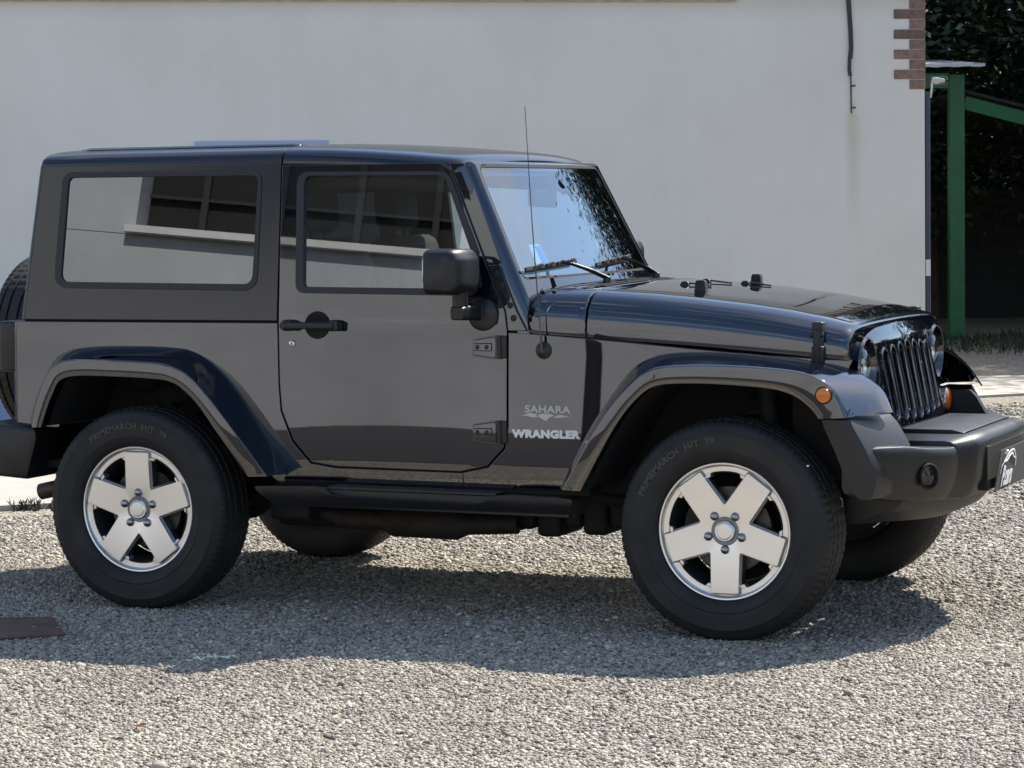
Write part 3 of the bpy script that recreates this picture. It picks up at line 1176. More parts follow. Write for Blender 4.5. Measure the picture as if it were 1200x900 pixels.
# ---- doors
DO = [(.573, 1.126), (.577, .889), (.586, .788), (.634, .674), (.713, .591), (.820, .577), (1.341, .571), (1.451, .595), (1.519, .664), (1.532, .745), (1.5335, 1.1), (1.522, 1.172), (1.476, 1.267), (1.437, 1.347), (1.318, 1.604), (1.270, 1.704), (1.232, 1.731, .02), (.600, 1.734), (.551, 1.734), (.561, 1.416)]
DO = rp(DO)
DSO = rp([(.645, 1.246, .035), (.624, 1.703, .045), (1.262, 1.694, .06), (1.402, 1.395, .0), (1.402, 1.236, .03)], 6)
DSI = rp([(.674, 1.266, .02), (.653, 1.690, .032), (1.248, 1.682, .045), (1.371, 1.40, .0), (1.373, 1.258, .02)], 6)
for s in (-1, 1):
    bm = bmesh.new()
    panel(bm, DO, [DSO], s, lambda x, z: W(z) + (.0007 * (1 - ((x - 1.05) / .5) ** 2) * max(0, 1 - ((z - .83) / .27) ** 2)), t=.03, levels=LV + (.8, .84, .88, .92, .96, 1.0, 1.04, 1.2, 1.3), cuts=(.7, .8, .9, 1.0, 1.1, 1.2, 1.3, 1.4))
    door = obj('door', bm, 'paint', CAR, 40)
    bm = bmesh.new()
    seal_ring(bm, inset(DSO, -.005), inset(DSI, -.002), s, .004, -.02)
    obj('window_seal', bm, 'black_plastic', door, 40)
    bm = bmesh.new()
    panel(bm, inset(DSI, -.006), (), s, t=.004, out_=-.010, levels=(1.3, 1.4, 1.5, 1.6))
    obj('door_window', bm, 'glass_front', door, 60)
    bm = bmesh.new()
    fe_ = [(1.5335, 1.10), (1.522, 1.172), (1.476, 1.267), (1.437, 1.347), (1.318, 1.604), (1.270, 1.704)]  # black strip in the door's front gap, standing in for its shade
    panel(bm, [(x - .002, z) for x, z in fe_] + [(x + .014, z + .004) for x, z in reversed(fe_)], (), s, t=.02, out_=-.0025, levels=(1.2,))
    obj('door_gap_shade', bm, 'gap_black', door, ang=0)
    yb = W(.9)
    # handle: dark round recess, bar, push button
    bm = bmesh.new()
    lathe(bm, [(0, .006), (.040, .006), (.046, .0085), (.052, .007), (.054, -.004)], (.741, s * W(1.117), 1.117), 32, s)
    hd = obj('door_handle', bm, 'gap_black', door, 40)
    bm = bmesh.new()
    yo = s * (W(1.117) + .045)
    box(bm, .62, .835, yo - .012, yo + .012, 1.104, 1.131, .007)
    for x in (.632, .83):
        box(bm, x - .022, x + .02, s * W(1.117) - .001 * s if s > 0 else yo - .003, yo + .003 if s > 0 else s * W(1.117) + .001, 1.096, 1.139, .008)
    obj('grip', bm, 'black_plastic', hd, 40)
    bm = bmesh.new()
    lathe(bm, [(0, .0585), (.012, .0585), (.015, .056), (.0152, .04)], (.620, s * W(1.117), 1.117), 20, s)
    obj('push_button', bm, 'black_plastic', hd, 40)
    bm = bmesh.new()
    lathe(bm, [(0, .007), (.010, .007), (.0125, .005), (.013, -.001)], (.632, s * W(1.046), 1.046), 20, s)
    lk = obj('door_lock', bm, 'chrome', door, 40)
    bm = bmesh.new()
    box(bm, .630, .634, s * W(1.046) + s * .006, s * W(1.046) + s * .0085, 1.041, 1.051)
    obj('keyhole', bm, 'gap_black', lk, ang=0)
    # hinges
    for z in (1.040, .722):
        bm = bmesh.new()
        y0 = s * (W(z) - .002)
        pl = rp([(1.398, z + .030, .008), (1.486, z + .044, .008), (1.500, z + .036, .006), (1.500, z - .040, .006), (1.486, z - .046, .008), (1.398, z - .034, .008)], 4)
        panel(bm, pl, (), s, out_=.010, levels=())
        panel(bm, inset(pl, .006), (), s, out_=.0135, levels=())
        panel(bm, rp([(1.405, z + .012, .004), (1.478, z + .014, .004), (1.478, z - .014, .004), (1.405, z - .012, .004)], 3), (), s, out_=.018, levels=())
        hg = obj('hinge', bm, 'paint', door, 30)
        bm = bmesh.new()
        tube(bm, [(1.507, s * (W(z) + .008), z - .044), (1.507, s * (W(z) + .008), z + .044)], .0095, 14)
        box(bm, 1.507, 1.536, min(y0, s * (W(z) + .009)), max(y0, s * (W(z) + .009)), z - .042, z + .043, .003)
        obj('hinge_knuckle', bm, 'black_plastic', hg, 40)
        for x in (1.421, 1.459):
            bm = bmesh.new()
            lathe(bm, [(0, .0215), (.005, .0215), (.008, .020), (.009, .017)], (x, s * W(z), z), 16, s)
            obj('bolt', bm, 'black_plastic', hg, 40)
    # mirror
    bm = bmesh.new()
    rings = []
    for y, hx, hz, ox, oz in ((.770, .045, .055, -.004, .0), (.785, .066, .074, 0, 0), (.82, .074, .083, 0, 0), (.90, .076, .085, 0, 0), (.965, .072, .083, -.001, 0), (.99, .062, .077, -.006, 0), (1.003, .044, .062, -.016, 0)):
        sec = rp([(-hx, -hz, .018), (-hx, hz, .018), (hx * .75, hz, .035), (hx, hz * .55, .03), (hx, -hz * .6, .04), (hx * .7, -hz, .04)], 5)
        rings.append([(1.372 + ox + a, s * y, 1.326 + oz + c) for a, c in sec])
    loft(bm, rings)
    mr_ = obj('door_mirror', bm, 'plastic', door, 45)
    bm = bmesh.new()
    tube(bm, [(1.405, s * .885, 1.27), (1.402, s * .882, 1.19)], .029, 16)
    loft(bm, [[(1.402 + a, s * y, 1.172 + c) for a, c in rp([(-.030 * k, -.026 * k, .012), (.03 * k, -.026 * k, .012), (.03 * k, .026 * k, .012), (-.03 * k, .026 * k, .012)], 4)] for y, k in ((.745, 1.25), (.80, 1.15), (.90, 1.0), (.913, .85))])
    lathe(bm, [(0, .022), (.045, .020), (.060, .010), (.063, -.012)], (1.437, s * W(1.163), 1.160), 28, s)
    obj('mirror_arm', bm, 'plastic', mr_, 45)
    bm = bmesh.new()
    prism(bm, rp([(.80, 1.262, .03), (.80, 1.393, .03), (.98, 1.393, .03), (.98, 1.262, .03)], 5), 1.2955, 1.2975, axis='x') if s > 0 else prism(bm, rp([(-.80, 1.262, .03), (-.80, 1.393, .03), (-.98, 1.393, .03), (-.98, 1.262, .03)], 5), 1.2955, 1.2975, axis='x')
    obj('mirror_glass', bm, 'lamp_silver', mr_, 40)
    bm = bmesh.new()
    # black triangle behind the mirror in the window corner
    panel(bm, rp([(1.374, 1.262), (1.374, 1.40), (1.40, 1.385, .01), (1.425, 1.262, .01)]), (), s, t=.012, out_=.008, levels=())
    obj('mirror_corner', bm, 'black_plastic', door, 40)

# ---- windscreen frame, glass
def wx(y, z, d=0.):
    """point on the windscreen surface, d metres in front of it"""
    b_ = .035 * (1 - (y / .66) ** 2)
    return Vector((1.573 - (z - 1.29) * .493 + b_ + d * .897, y, z + d * .442))


WF = rp([(-.742, 1.10), (-.722, 1.28), (-.658, 1.752, .035), (.658, 1.752, .035), (.722, 1.28), (.742, 1.10)], 5)
WH = rp([(-.678, 1.288, .035), (-.617, 1.724, .05), (.617, 1.724, .05), (.678, 1.288, .035)], 6)


def ycuts(tmp):
    for k in range(-6, 7):
        bmesh.ops.bisect_plane(tmp, geom=tmp.verts[:] + tmp.edges[:] + tmp.faces[:], plane_co=(k * .1, 0, 0), plane_no=(1, 0, 0), dist=1e-5)


bm = bmesh.new()
tmp = fill2d(inset(WF, .028), [WH])
ycuts(tmp)
for v in tmp.verts:
    v.co = wx(v.co.x, v.co.z)
merge(bm, tmp)
loft(bm, [[wx(y, z, d) for y, z in inset(WF, i)] for i, d in ((.0279, -.0003), (.020, -.003), (.010, -.013), (.003, -.030), (0, -.055), (0, -.08))], True, False)
loft(bm, [[wx(y, z, d) for y, z in WH] for d in (0, -.03)], True, False)
for s in (-1, 1):
    panel(bm, [(1.442, 1.352), (1.3215, 1.612), (1.276, 1.705), (1.262, 1.730), (1.325, 1.728), (1.385, 1.612), (1.498, 1.352)], (), s, t=.012, out_=-.002, levels=())
fr_ = obj('windscreen_frame', bm, 'paint', CAR, 40)
for s in (-1, 1):
    bm = bmesh.new()
    panel(bm, [(1.5405, 1.102), (1.5275, 1.175), (1.4815, 1.268), (1.4445, 1.345), (1.494, 1.345), (1.566, 1.180), (1.612, 1.102)], (), s, t=.014, out_=.0005, levels=(1.2,))
    br_ = obj('pillar_bracket', bm, 'paint', CAR, 40)
    for x, z in ((1.484, 1.313), (1.505, 1.268), (1.545, 1.195), (1.560, 1.148)):
        bm = bmesh.new()
        lathe(bm, [(0, .007), (.005, .007), (.006, .005), (.011, .004), (.0125, .001), (.0125, -.002)], (x, s * W(z), z), 18, s)
        obj('bolt', bm, 'black_plastic', br_, 40)
bm = bmesh.new()
tmp = fill2d(inset(WH, -.004))
ycuts(tmp)
thick(tmp, lambda c: wx(c.x, c.z, -.006), lambda c: (-.0036, 0, -.0018))
merge(bm, tmp)
ws = obj('windscreen', bm, 'glass_wind', CAR, 60)
bm = bmesh.new()
tmp = fill2d(inset(WH, -.002), [inset(WH, .010)])
ycuts(tmp)
thick(tmp, lambda c: wx(c.x, c.z, -.003), lambda c: (-.01, 0, -.005))
merge(bm, tmp)
obj('windscreen_seal', bm, 'gap_black', ws, 40)

# ---- hood and cowl
def hb_(x):
    return .750 - .094 * max(0, (x - 1.55) / 1.28) ** 1.25


def zb_(x):
    return 1.0985 - .0763 * (x - 1.55)


def zc_(x):
    a = [(1.5, 1.268), (1.7, 1.266), (1.85, 1.262), (2.05, 1.249), (2.2, 1.235), (2.4, 1.211), (2.55, 1.188), (2.7, 1.158), (2.8, 1.133), (2.85, 1.119)]
    for (x0, z0), (x1, z1) in zip(a, a[1:]):
        if x <= x1:
            return lerp(z0, z1, (x - x0) / (x1 - x0))
    return a[-1][1]


HP = [(.030, -.02), (.002, -.02), (0, .0), (0, .22), (.003, .38), (.012, .53), (.028, .67), (.050, .78), (.080, .865), (.12, .915), (.18, .945), (.27, .967)]


def hood_ring(x, ins=0., drop=0., lift=0.):
    h, zb, zc = hb_(x) - ins, zb_(x), zc_(x) - drop
    near = [(x, -(h - i), max(zb + lift, zb + (zc - zb) * f) if f >= 0 else zb + lift + f * .3) for i, f in HP]
    near += [(x, -.32, zb + (zc - zb) * .981), (x, -.15, zb + (zc - zb) * .996)]
    near = near[:2] + smooth_line(spline(near[2:] + [(x, 0, zc)], 52), 10)[:-1]
    return near + [(x, 0, zc)] + [(x, -y, z) for _, y, z in reversed(near)]


bm = bmesh.new()
xs = [1.846, 1.852] + [1.86 + .04 * k for k in range(24)]
rings = [hood_ring(xs[0], .003, .006)] + [hood_ring(x) for x in xs[1:] if x < 2.78] + [hood_ring(2.785), hood_ring(2.80, .001, .0), hood_ring(2.811, .004, .002), hood_ring(2.818, .009, .006), hood_ring(2.820, .015, .014)]
loft(bm, rings)
hood = obj('hood', bm, 'paint', CAR, 40)
bm = bmesh.new()
loft(bm, [hood_ring(1.592, .045, .035), hood_ring(1.600, .022, .016), hood_ring(1.615, .009, .006), hood_ring(1.64, .002, .001)] + [hood_ring(x) for x in (1.68, 1.72, 1.76, 1.80, 1.834)] + [hood_ring(1.839, .003, .006)])
cowl = obj('cowl', bm, 'paint', CAR, 40)


def hood_z(x, y):
    h, zb, zc = hb_(x), zb_(x), zc_(x)
    i = h - abs(y)
    pr = [(i_, f) for i_, f in HP[2:]] + [(h - .32, .981), (h - .15, .996), (h, 1)]
    for (a, fa), (b2, fb) in zip(pr, pr[1:]):
        if i <= b2:
            return zb + (zc - zb) * (fa if b2 == a else lerp(fa, fb, (i - a) / (b2 - a)))
    return zc


# dark slots and louvres on the cowl
bm = bmesh.new()
for x, y0, y1 in ((1.668, -.60, .60), (1.715, -.52, -.10), (1.715, .02, .5), (1.765, -.56, -.22), (1.765, -.10, .44), (1.80, -.44, .30)):
    n = 24
    for dx in ((-.006, .006),):
        loft(bm, [[(x + a, lerp(y0, y1, k / n), hood_z(x, lerp(y0, y1, k / n)) + c) for a, c in ((dx[0], -.004), (dx[0], .0015), (dx[1], .0015), (dx[1], -.004))] for k in range(n + 1)])
obj('cowl_vent', bm, 'gap_black', cowl, ang=0)
for y, x in ((-.66, 1.64), (-.655, 1.685)):
    bm = bmesh.new()
    tube(bm, [(x, y, hood_z(x, y) - .004), (x + .003, y - .006, hood_z(x, y) + .006)], .008, 12)
    obj('cowl_bolt', bm, 'black_plastic', cowl)
# rubber stops and washer nozzles on the hood
for x, y in ((2.163, -.36), (2.155, .34)):
    bm = bmesh.new()
    z = hood_z(x, y)
    loft(bm, [[(x + a * k, y + b_ * k, z + dz) for a, b_ in rp([(-.022, -.018, .008), (.022, -.018, .008), (.022, .018, .008), (-.022, .018, .008)], 3)] for dz, k in ((-.003, 1.15), (.008, 1.0), (.034, .92), (.042, .7))])
    obj('hood_stop', bm, 'rubber', hood, 40)
for x, y in ((2.02, -.13), (2.01, .15), (2.13, .28)):
    bm = bmesh.new()
    z = hood_z(x, y)
    loft(bm, [[(x + a * k, y + b_ * k, z + dz) for a, b_ in rp([(-.02, -.013, .006), (.016, -.013, .006), (.016, .013, .006), (-.02, .013, .006)], 3)] for dz, k in ((-.002, 1.1), (.008, .9), (.014, .55))])
    tube(bm, [(x + .01, y, z + .008), (x + .10, y + .015, hood_z(x + .1, y) + .004)], .0035, 6)
    obj('washer_nozzle', bm, 'black_plastic', hood, 40)
# hood latches
for s in (-1, 1):
    bm = bmesh.new()
    x = 2.715
    y = s * (hb_(x) + .004)
    for z, hx, hz, t_ in ((1.115, .020, .022, .026), (1.075, .014, .035, .032), (1.02, .022, .030, .026), (1.05, .010, .06, .036)):
        box(bm, x - hx, x + hx, min(y - s * .03, y + s * t_), max(y - s * .03, y + s * t_), z - hz, z + hz, .006)
    tube(bm, [(x - .024, y + s * .022, 1.09), (x + .024, y + s * .022, 1.09)], .009, 10)
    obj('hood_latch', bm, 'black_plastic', hood, 40)

# ---- grille
def gx(y, z):
    return 2.842 + (1.06 - z) * .205 - .055 * (y / .62) ** 4 - .022 * (y / .6) ** 2 + .012 - max(0, z - 1.06) * .45


GO = rp([(-.600, .715, .03), (-.632, .86), (-.640, .99, .03), (-.590, 1.060, .07), (-.3, 1.098, .1), (0, 1.108, .2), (.3, 1.098, .1), (.590, 1.060, .07), (.640, .99, .03), (.632, .86), (.600, .715, .03)], 5)


def slot(y, z0, z1, hw):
    o = [(y + hw * math.cos(a), z1 - hw + hw * math.sin(a)) for a in [PI * k / 10 for k in range(11)]]
    return o + [(y + hw * math.cos(a) * .95, z0 + hw + hw * math.sin(a)) for a in [PI + PI * k / 10 for k in range(11)]]


slots = [slot(k * .1, .752 + .004 * abs(k), 1.032 - .006 * abs(k) + .004, .0335) for k in range(-3, 4)]
lamps = [[(s * .497 + .108 * math.cos(a), .962 + .108 * math.sin(a)) for a in [2 * PI * k / 28 for k in range(28)]] for s in (-1, 1)]
turns = [[(s * .545 + .045 * math.cos(a), .782 + .045 * math.sin(a)) for a in [2 * PI * k / 18 for k in range(18)]] for s in (-1, 1)]
bm = bmesh.new()
tmp = fill2d(GO, slots + lamps, (.80, .86, .92, .98, 1.04, 1.06, 1.08, 1.095))
ycuts(tmp)
thick(tmp, lambda c: (gx(c.x, c.z), c.x, c.z), lambda c: (-.016, 0, 0))
merge(bm, tmp)
# raised lips round the slots
for k, sl in zip(range(-3, 4), slots):
    loft(bm, [[(gx(y, z) + d, y, z) for y, z in inset(sl, -i)] for i, d in ((.008, -.002), (.006, .002), (.001, .0025), (-.0015, -.002), (-.002, -.016))], True, False)
gr = obj('grille', bm, 'paint', CAR, 40)
bm = bmesh.new()
box(bm, 2.70, 2.755, -.42, .42, .70, 1.06)
rad = obj('radiator', bm, 'liner', gr, ang=0)
bm = bmesh.new()
for k in range(26):
    z = .72 + k * .0125
    tube(bm, [(2.785, -.40, z), (2.785, .40, z)], .0022, 5)
for k in range(61):
    y = -.39 + k * .013
    tube(bm, [(2.785, y, .71), (2.785, y, 1.04)], .0018, 5)
obj('insect_mesh', bm, 'black_plastic', rad, ang=0)
for s in (-1, 1):
    c = (2.815, s * .497, .962)
    bm = bmesh.new()
    lathe(bm, [(.112, .026), (.105, .036), (.098, .020), (.090, .004), (.090, -.05)], c, 40, axis='x')
    hl = obj('headlight', bm, 'paint', gr, 40)
    bm = bmesh.new()
    lathe(bm, [(.0895, .004), (.088, -.005), (.07, -.03), (.03, -.055), (.0, -.06)], c, 32, axis='x')
    obj('reflector', bm, 'lamp_silver', hl, 40)
    bm = bmesh.new()
    lathe(bm, [(.0, .037), (.03, .034), (.06, .026), (.08, .013), (.0885, .002)], c, 36, axis='x')
    obj('headlight_lens', bm, 'lens', hl, 60)
    bm = bmesh.new()
    lathe(bm, [(.0, .012), (.016, .010), (.018, -.05)], c, 16, axis='x')
    obj('bulb', bm, 'lamp_silver', hl, 40)
    ct = (2.868, s * .56, .772)
    bm = bmesh.new()
    lathe(bm, [(.052, -.03), (.052, .008), (.047, .012), (.045, .0)], ct, 28, axis='x')
    tl_ = obj('turn_signal', bm, 'chrome', gr, 40)
    bm = bmesh.new()
    lathe(bm, [(.046, .004), (.042, .013), (.030, .018), (.0, .020)], ct, 28, axis='x')
    obj('amber_lens', bm, 'amber', tl_, 50)
# hood badge lettering on the grille
bm = text_bm('Jeep', .056, .002, .0012)
for v in bm.verts:
    y, z, d = v.co.x, v.co.y + 1.074, v.co.z
    v.co = (gx(y, z) + .004 + d, y, z)
obj('lettering', bm, 'chrome', gr, 30)

# ---- fenders: flares front and rear
def flare(name, I, Cc, O, s, n=46):
    I, Cc, O = spline(I, n), spline(Cc, n), spline(O, n)
    rings = []
    for a, c, o in zip(I, Cc, O):
        a, c, o = Vector(a), Vector(c), Vector(o)
        m_ = lerp(a, c, .5) + Vector((0, 0, .004))
        ring = [a + Vector((0, .03, 0)), a, lerp(a, m_, .5) + Vector((0, 0, .003)), m_, lerp(a, c, .78) + Vector((0, 0, .003)), lerp(a, c, .92), lerp(a, c, .97), lerp(c, o, .035) , lerp(c, o, .10), lerp(c, o, .5) + Vector((0, -.002, 0)), lerp(c, o, .93), lerp(c, o, .985) + Vector((0, .002, 0)), o + Vector((0, .008, 0)), o + Vector((0, .06, .004))]
        rings.append([Vector((p.x, p.y * -s, p.z)) for p in ring])
    bm = bmesh.new()
    loft(bm, rings, False, False)
    f = obj(name, bm, 'paint', CAR, 50)
    # wheel arch liner
    bm = bmesh.new()
    loft(bm, [[Vector((p.x, -s * y, p.z + .002)) for y in (-.875, -.70, -.45)] for p in O], False, False)
    cx = sum(p.x for p in O) / len(O)
    poly = [(p.x, p.z + .002) for p in O]
    prism(bm, poly, s * .44, s * .45)
    obj('arch_liner', bm, 'liner', f, 50)
    return f


RI = [(-.576, -.762, .710), (-.535, -.765, .82), (-.48, -.765, .919), (-.43, -.765, .984), (-.337, -.765, 1.02), (-.166, -.764, 1.031), (.096, -.764, 1.026), (.199, -.764, 1.008), (.286, -.765, .955), (.386, -.765, .853), (.50, -.762, .695), (.608, -.752, .535)]
RC = [(-.454, -.925, .712), (-.418, -.925, .83), (-.378, -.925, .915), (-.333, -.925, .965), (-.248, -.925, .986), (-.06, -.925, .984), (.13, -.925, .975), (.205, -.925, .955), (.264, -.925, .926), (.348, -.925, .848), (.47, -.922, .705), (.598, -.915, .545)]
RO = [(-.407, -.930, .714), (-.378, -.930, .79), (-.347, -.930, .853), (-.314, -.930, .900), (-.235, -.930, .919), (-.05, -.930, .918), (.12, -.930, .911), (.19, -.930, .900), (.246, -.930, .870), (.312, -.930, .808), (.41, -.926, .675), (.508, -.918, .542)]
FI = [(1.735, -.750, .512), (1.80, -.762, .626), (1.865, -.765, .741), (1.95, -.765, .865), (2.035, -.765, .966), (2.095, -.765, 1.003), (2.18, -.764, 1.025), (2.36, -.758, 1.030), (2.56, -.725, 1.015), (2.73, -.672, .992), (2.85, -.655, .957), (2.935, -.665, .898), (2.985, -.70, .818)]
FC = [(1.812, -.915, .530), (1.88, -.922, .645), (1.949, -.925, .756), (2.02, -.925, .853), (2.09, -.925, .925), (2.14, -.925, .963), (2.205, -.925, .984), (2.37, -.925, .992), (2.56, -.925, .988), (2.71, -.925, .974), (2.795, -.925, .948), (2.85, -.925, .895), (2.885, -.925, .815)]
FO = [(1.888, -.918, .528), (1.955, -.926, .645), (2.023, -.930, .758), (2.08, -.930, .835), (2.135, -.930, .888), (2.175, -.930, .911), (2.235, -.930, .923), (2.37, -.930, .926), (2.53, -.930, .919), (2.64, -.930, .907), (2.71, -.930, .882), (2.762, -.930, .842), (2.788, -.930, .810)]
for s in (-1, 1):
    flare('fender_flare', RI, RC, RO, s)
    ff = flare('fender', FI, FC, FO, s)
    c = (2.808, s * .9255, .893)
    bm = bmesh.new()
    lathe(bm, [(.030, -.01), (.0315, .004), (.029, .007), (.027, .004)], c, 28, s)
    sm_ = obj('side_marker', bm, 'black_plastic', ff, 40)
    bm = bmesh.new()
    lathe(bm, [(.0275, .004), (.025, .011), (.016, .014), (0, .0145)], c, 28, s)
    obj('amber_lens', bm, 'amber', sm_, 50)

# engine bay and fender undersides so that nothing is hollow
bm = bmesh.new()
box(bm, 1.64, 2.70, -.44, .44, .55, 1.02)
box(bm, 2.70, 2.80, -.60, .60, .56, .70)
box(bm, 2.60, 2.78, -.62, .62, .62, 1.0)
obj('engine_bay', bm, 'liner', CAR, ang=0)

# ---- front bumper
bm = bmesh.new()
secs = []
for y, xf, xb, zt, zb in ((-.888, 2.945, 2.86, .690, .545), (-.875, 2.962, 2.86, .704, .532), (-.83, 3.000, 2.86, .708, .522), (-.74, 3.062, 2.86, .705, .508), (-.63, 3.122, 2.87, .690, .495), (-.54, 3.158, 2.88, .684, .49), (-.492, 3.172, 2.88, .682, .489), (-.480, 3.174, 2.89, .684, .488), (-.476, 3.176, 2.89, .700, .487), (-.40, 3.222, 2.90, .714, .484), (-.385, 3.230, 2.90, .717, .484), (-.22, 3.238, 2.90, .719, .484)):
    secs.append((y, xf, xb, zt, zb))
secs = secs + [(-y, *r) for y, *r in reversed(secs)]
rings = []
for y, xf, xb, zt, zb in secs:
    mid = abs(y) < .478
    e = .045 if mid else .022
    rings.append([(xb, y, zb + .02), (xb, y, zt - .012), (xb + .02, y, zt - .002), (xf - e - .01, y, zt), (xf - e * .7, y, zt - .003), (xf - e * .3, y, zt - .013), (xf - .004, y, zt - .027), (xf, y, zt - .042), (xf - .012, y, zb + .07), (xf - .032, y, zb + .02), (xf - .05, y, zb + .004), (xf - .075, y, zb)])
loft(bm, rings)
bump = obj('front_bumper', bm, 'plastic', CAR, 32)
for s in (-1, 1):
    bm = bmesh.new()
    # end piece rising to the fender, as level sections
    rings = []
    for z, xb, xe, xf in ((.806, 2.795, 2.892, 2.955), (.800, 2.795, 2.896, 2.962), (.775, 2.802, 2.906, 2.985), (.705, 2.835, 2.948, 3.025), (.64, 2.862, 2.975, 3.048), (.58, 2.885, 2.984, 3.055), (.54, 2.915, 2.972, 3.045), (.527, 2.93, 2.955, 3.03)):
        rings.append([(x, s * y, z) for x, y in rp([(xb, .905), (xe, .905, .012), (xf, .64), (xf, .60), (xb, .60)], 4)])
    loft(bm, rings)
    obj('bumper_end', bm, 'plastic', bump, 30)
# centre platform step
bm = bmesh.new()
loft(bm, [[(2.92, y, .712), (2.94, y, z + .012), (3.12, y, z + .012), (3.17, y, z)] for y, z in ((-.36, .719), (-.33, .722), (.33, .722), (.36, .719))])
obj('bumper_step', bm, 'plastic', bump, 40)
for s in (-1, 1):
    c = Vector((3.112, s * .655, .590))
    nx = Vector((.86, s * .51, 0)).normalized()
    rot = Matrix.Translation(c) @ nx.to_track_quat('X', 'Z').to_matrix().to_4x4()
    bm = bmesh.new()
    lathe(bm, [(.046, -.002), (.045, .004), (.041, .006), (.038, .002), (.036, -.02), (.0, -.021)], (0, 0, 0), 32, axis='x')
    for v in bm.verts:
        v.co.z *= 1.05
    bmesh.ops.transform(bm, matrix=rot, verts=bm.verts)
    fg = obj('fog_light', bm, 'gap_black', bump, 40)
    bm = bmesh.new()
    lathe(bm, [(.036, -.004), (.03, .0), (0, .002)], (0, 0, 0), 28, axis='x')
    bmesh.ops.transform(bm, matrix=rot, verts=bm.verts)
    obj('fog_lens', bm, 'lens', fg, 50)
# licence plate holder in the middle of the bumper
bm = bmesh.new()
box(bm, 3.20, 3.2385, -.30, .30, .505, .668, .004)
obj('plate_recess', bm, 'gap_black', bump, ang=0)
bm = bmesh.new()
tmp = fill2d(rp([(-.26, -.078, .008), (.26, -.078, .008), (.26, .078, .008), (-.26, .078, .008)], 4))
PM = Matrix.Translation((3.268, 0, .574)) @ Matrix.Rotation(R(9), 4, 'Y')
thick(tmp, lambda c: PM @ Vector((0, c.x, c.z)), lambda c: (-.004, 0, 0))
merge(bm, tmp)
lp_ = obj('number_plate', bm, 'plate', bump, ang=0)
bm = text_bm('P.cars', .104, .0012, .004, .80, .12, .92)
tmp2 = bmesh.new()
sw = [(-.135, -.012), (-.12, .018), (-.07, .036), (-.02, .058), (.05, .064), (.10, .045), (.128, .018), (.132, -.005)]
sw2 = [(-.10, .030), (-.04, .030), (.0, .046), (.045, .050), (.075, .036), (.12, .028)]
for pp in (sw, sw2):
    q_ = spline([(a, 0, c) for a, c in pp], 40)
    tube(tmp2, [(p.x, p.z, 0) for p in q_], [.0028 + .002 * math.sin(PI * i / 39) for i in range(40)], 6)
for v in bm.verts:
    v.co.y -= .030
merge(bm, tmp2)
for v in bm.verts:
    v.co = PM @ Vector((.0028 + v.co.z * .5, v.co.x * .9 - .115 + .005, v.co.y))
obj('plate_lettering', bm, 'plate_letter', lp_, 30)
for y in (-.18, .18):
    bm = bmesh.new()
    lathe(bm, [(0, .012), (.006, .012), (.009, .008), (.0095, 0)], (3.276, y, .638), 14, axis='x')
    obj('plate_screw', bm, 'chrome', lp_, 40)
# under-tray below the bumper
bm = bmesh.new()
rings = []
for y in [-.62 + .062 * k for k in range(21)]:
    k = (y / .62) ** 2
    rings.append([(2.80, y, .50), (3.17 - .16 * k, y, .505), (3.165 - .17 * k, y, .475), (3.12 - .2 * k, y, .425 + .02 * k), (3.03 - .2 * k, y, .385 + .03 * k), (2.90 - .1 * k, y, .375 + .03 * k), (2.80, y, .42)])
loft(bm, rings)
tr_o = obj('under_tray', bm, 'black_plastic', CAR, 40)
for s in (-1, 1):
    bm = bmesh.new()
    tube(bm, [(2.86, s * .40, .47), (2.99, s * .44, .44), (3.02, s * .44, .475)], .011, 8)
    obj('tow_hook', bm, 'chrome', tr_o)

# ---- running boards
for s in (-1, 1):
    bm = bmesh.new()
    pl = [(.520, .506), (.790, .509), (.835, .500), (.865, .483), (.90, .478), (1.46, .466), (1.50, .478), (1.535, .497), (1.60, .501), (1.850, .496), (1.828, .420), (.606, .430)]
    pl = rp([p + (.012,) for p in pl], 4)
    yb_ = .900 if s < 0 else .84
    tmp = fill2d(pl, (), (.44, .46, .48))
    thick(tmp, lambda c: (c.x, s * (yb_ - 3.2 * max(0, .485 - c.z) ** 1.6), c.z), lambda c: (0, -s * .03, 0))
    bmesh.ops.recalc_face_normals(tmp, faces=tmp.faces)
    merge(bm, tmp)
    prism(bm, rp([(.56, .500), (1.84, .490), (1.822, .424), (.62, .434)]), s * .70, s * (yb_ - .026))
    rb = obj('running_board', bm, 'plastic', CAR, 35)
    bm = bmesh.new()
    prism(bm, [(.83, .4995), (1.53, .4945), (1.53, .503), (.83, .509)], s * .78, s * (yb_ - .032))
    for k in range(34):
        x = .845 + k * .02
        box(bm, x, x + .009, min(s * .79, s * (yb_ - .04)), max(s * .79, s * (yb_ - .04)), .5025 - k * .00014, .5105 - k * .00016, .002)
    obj('step_pad', bm, 'black_plastic', rb, ang=0)

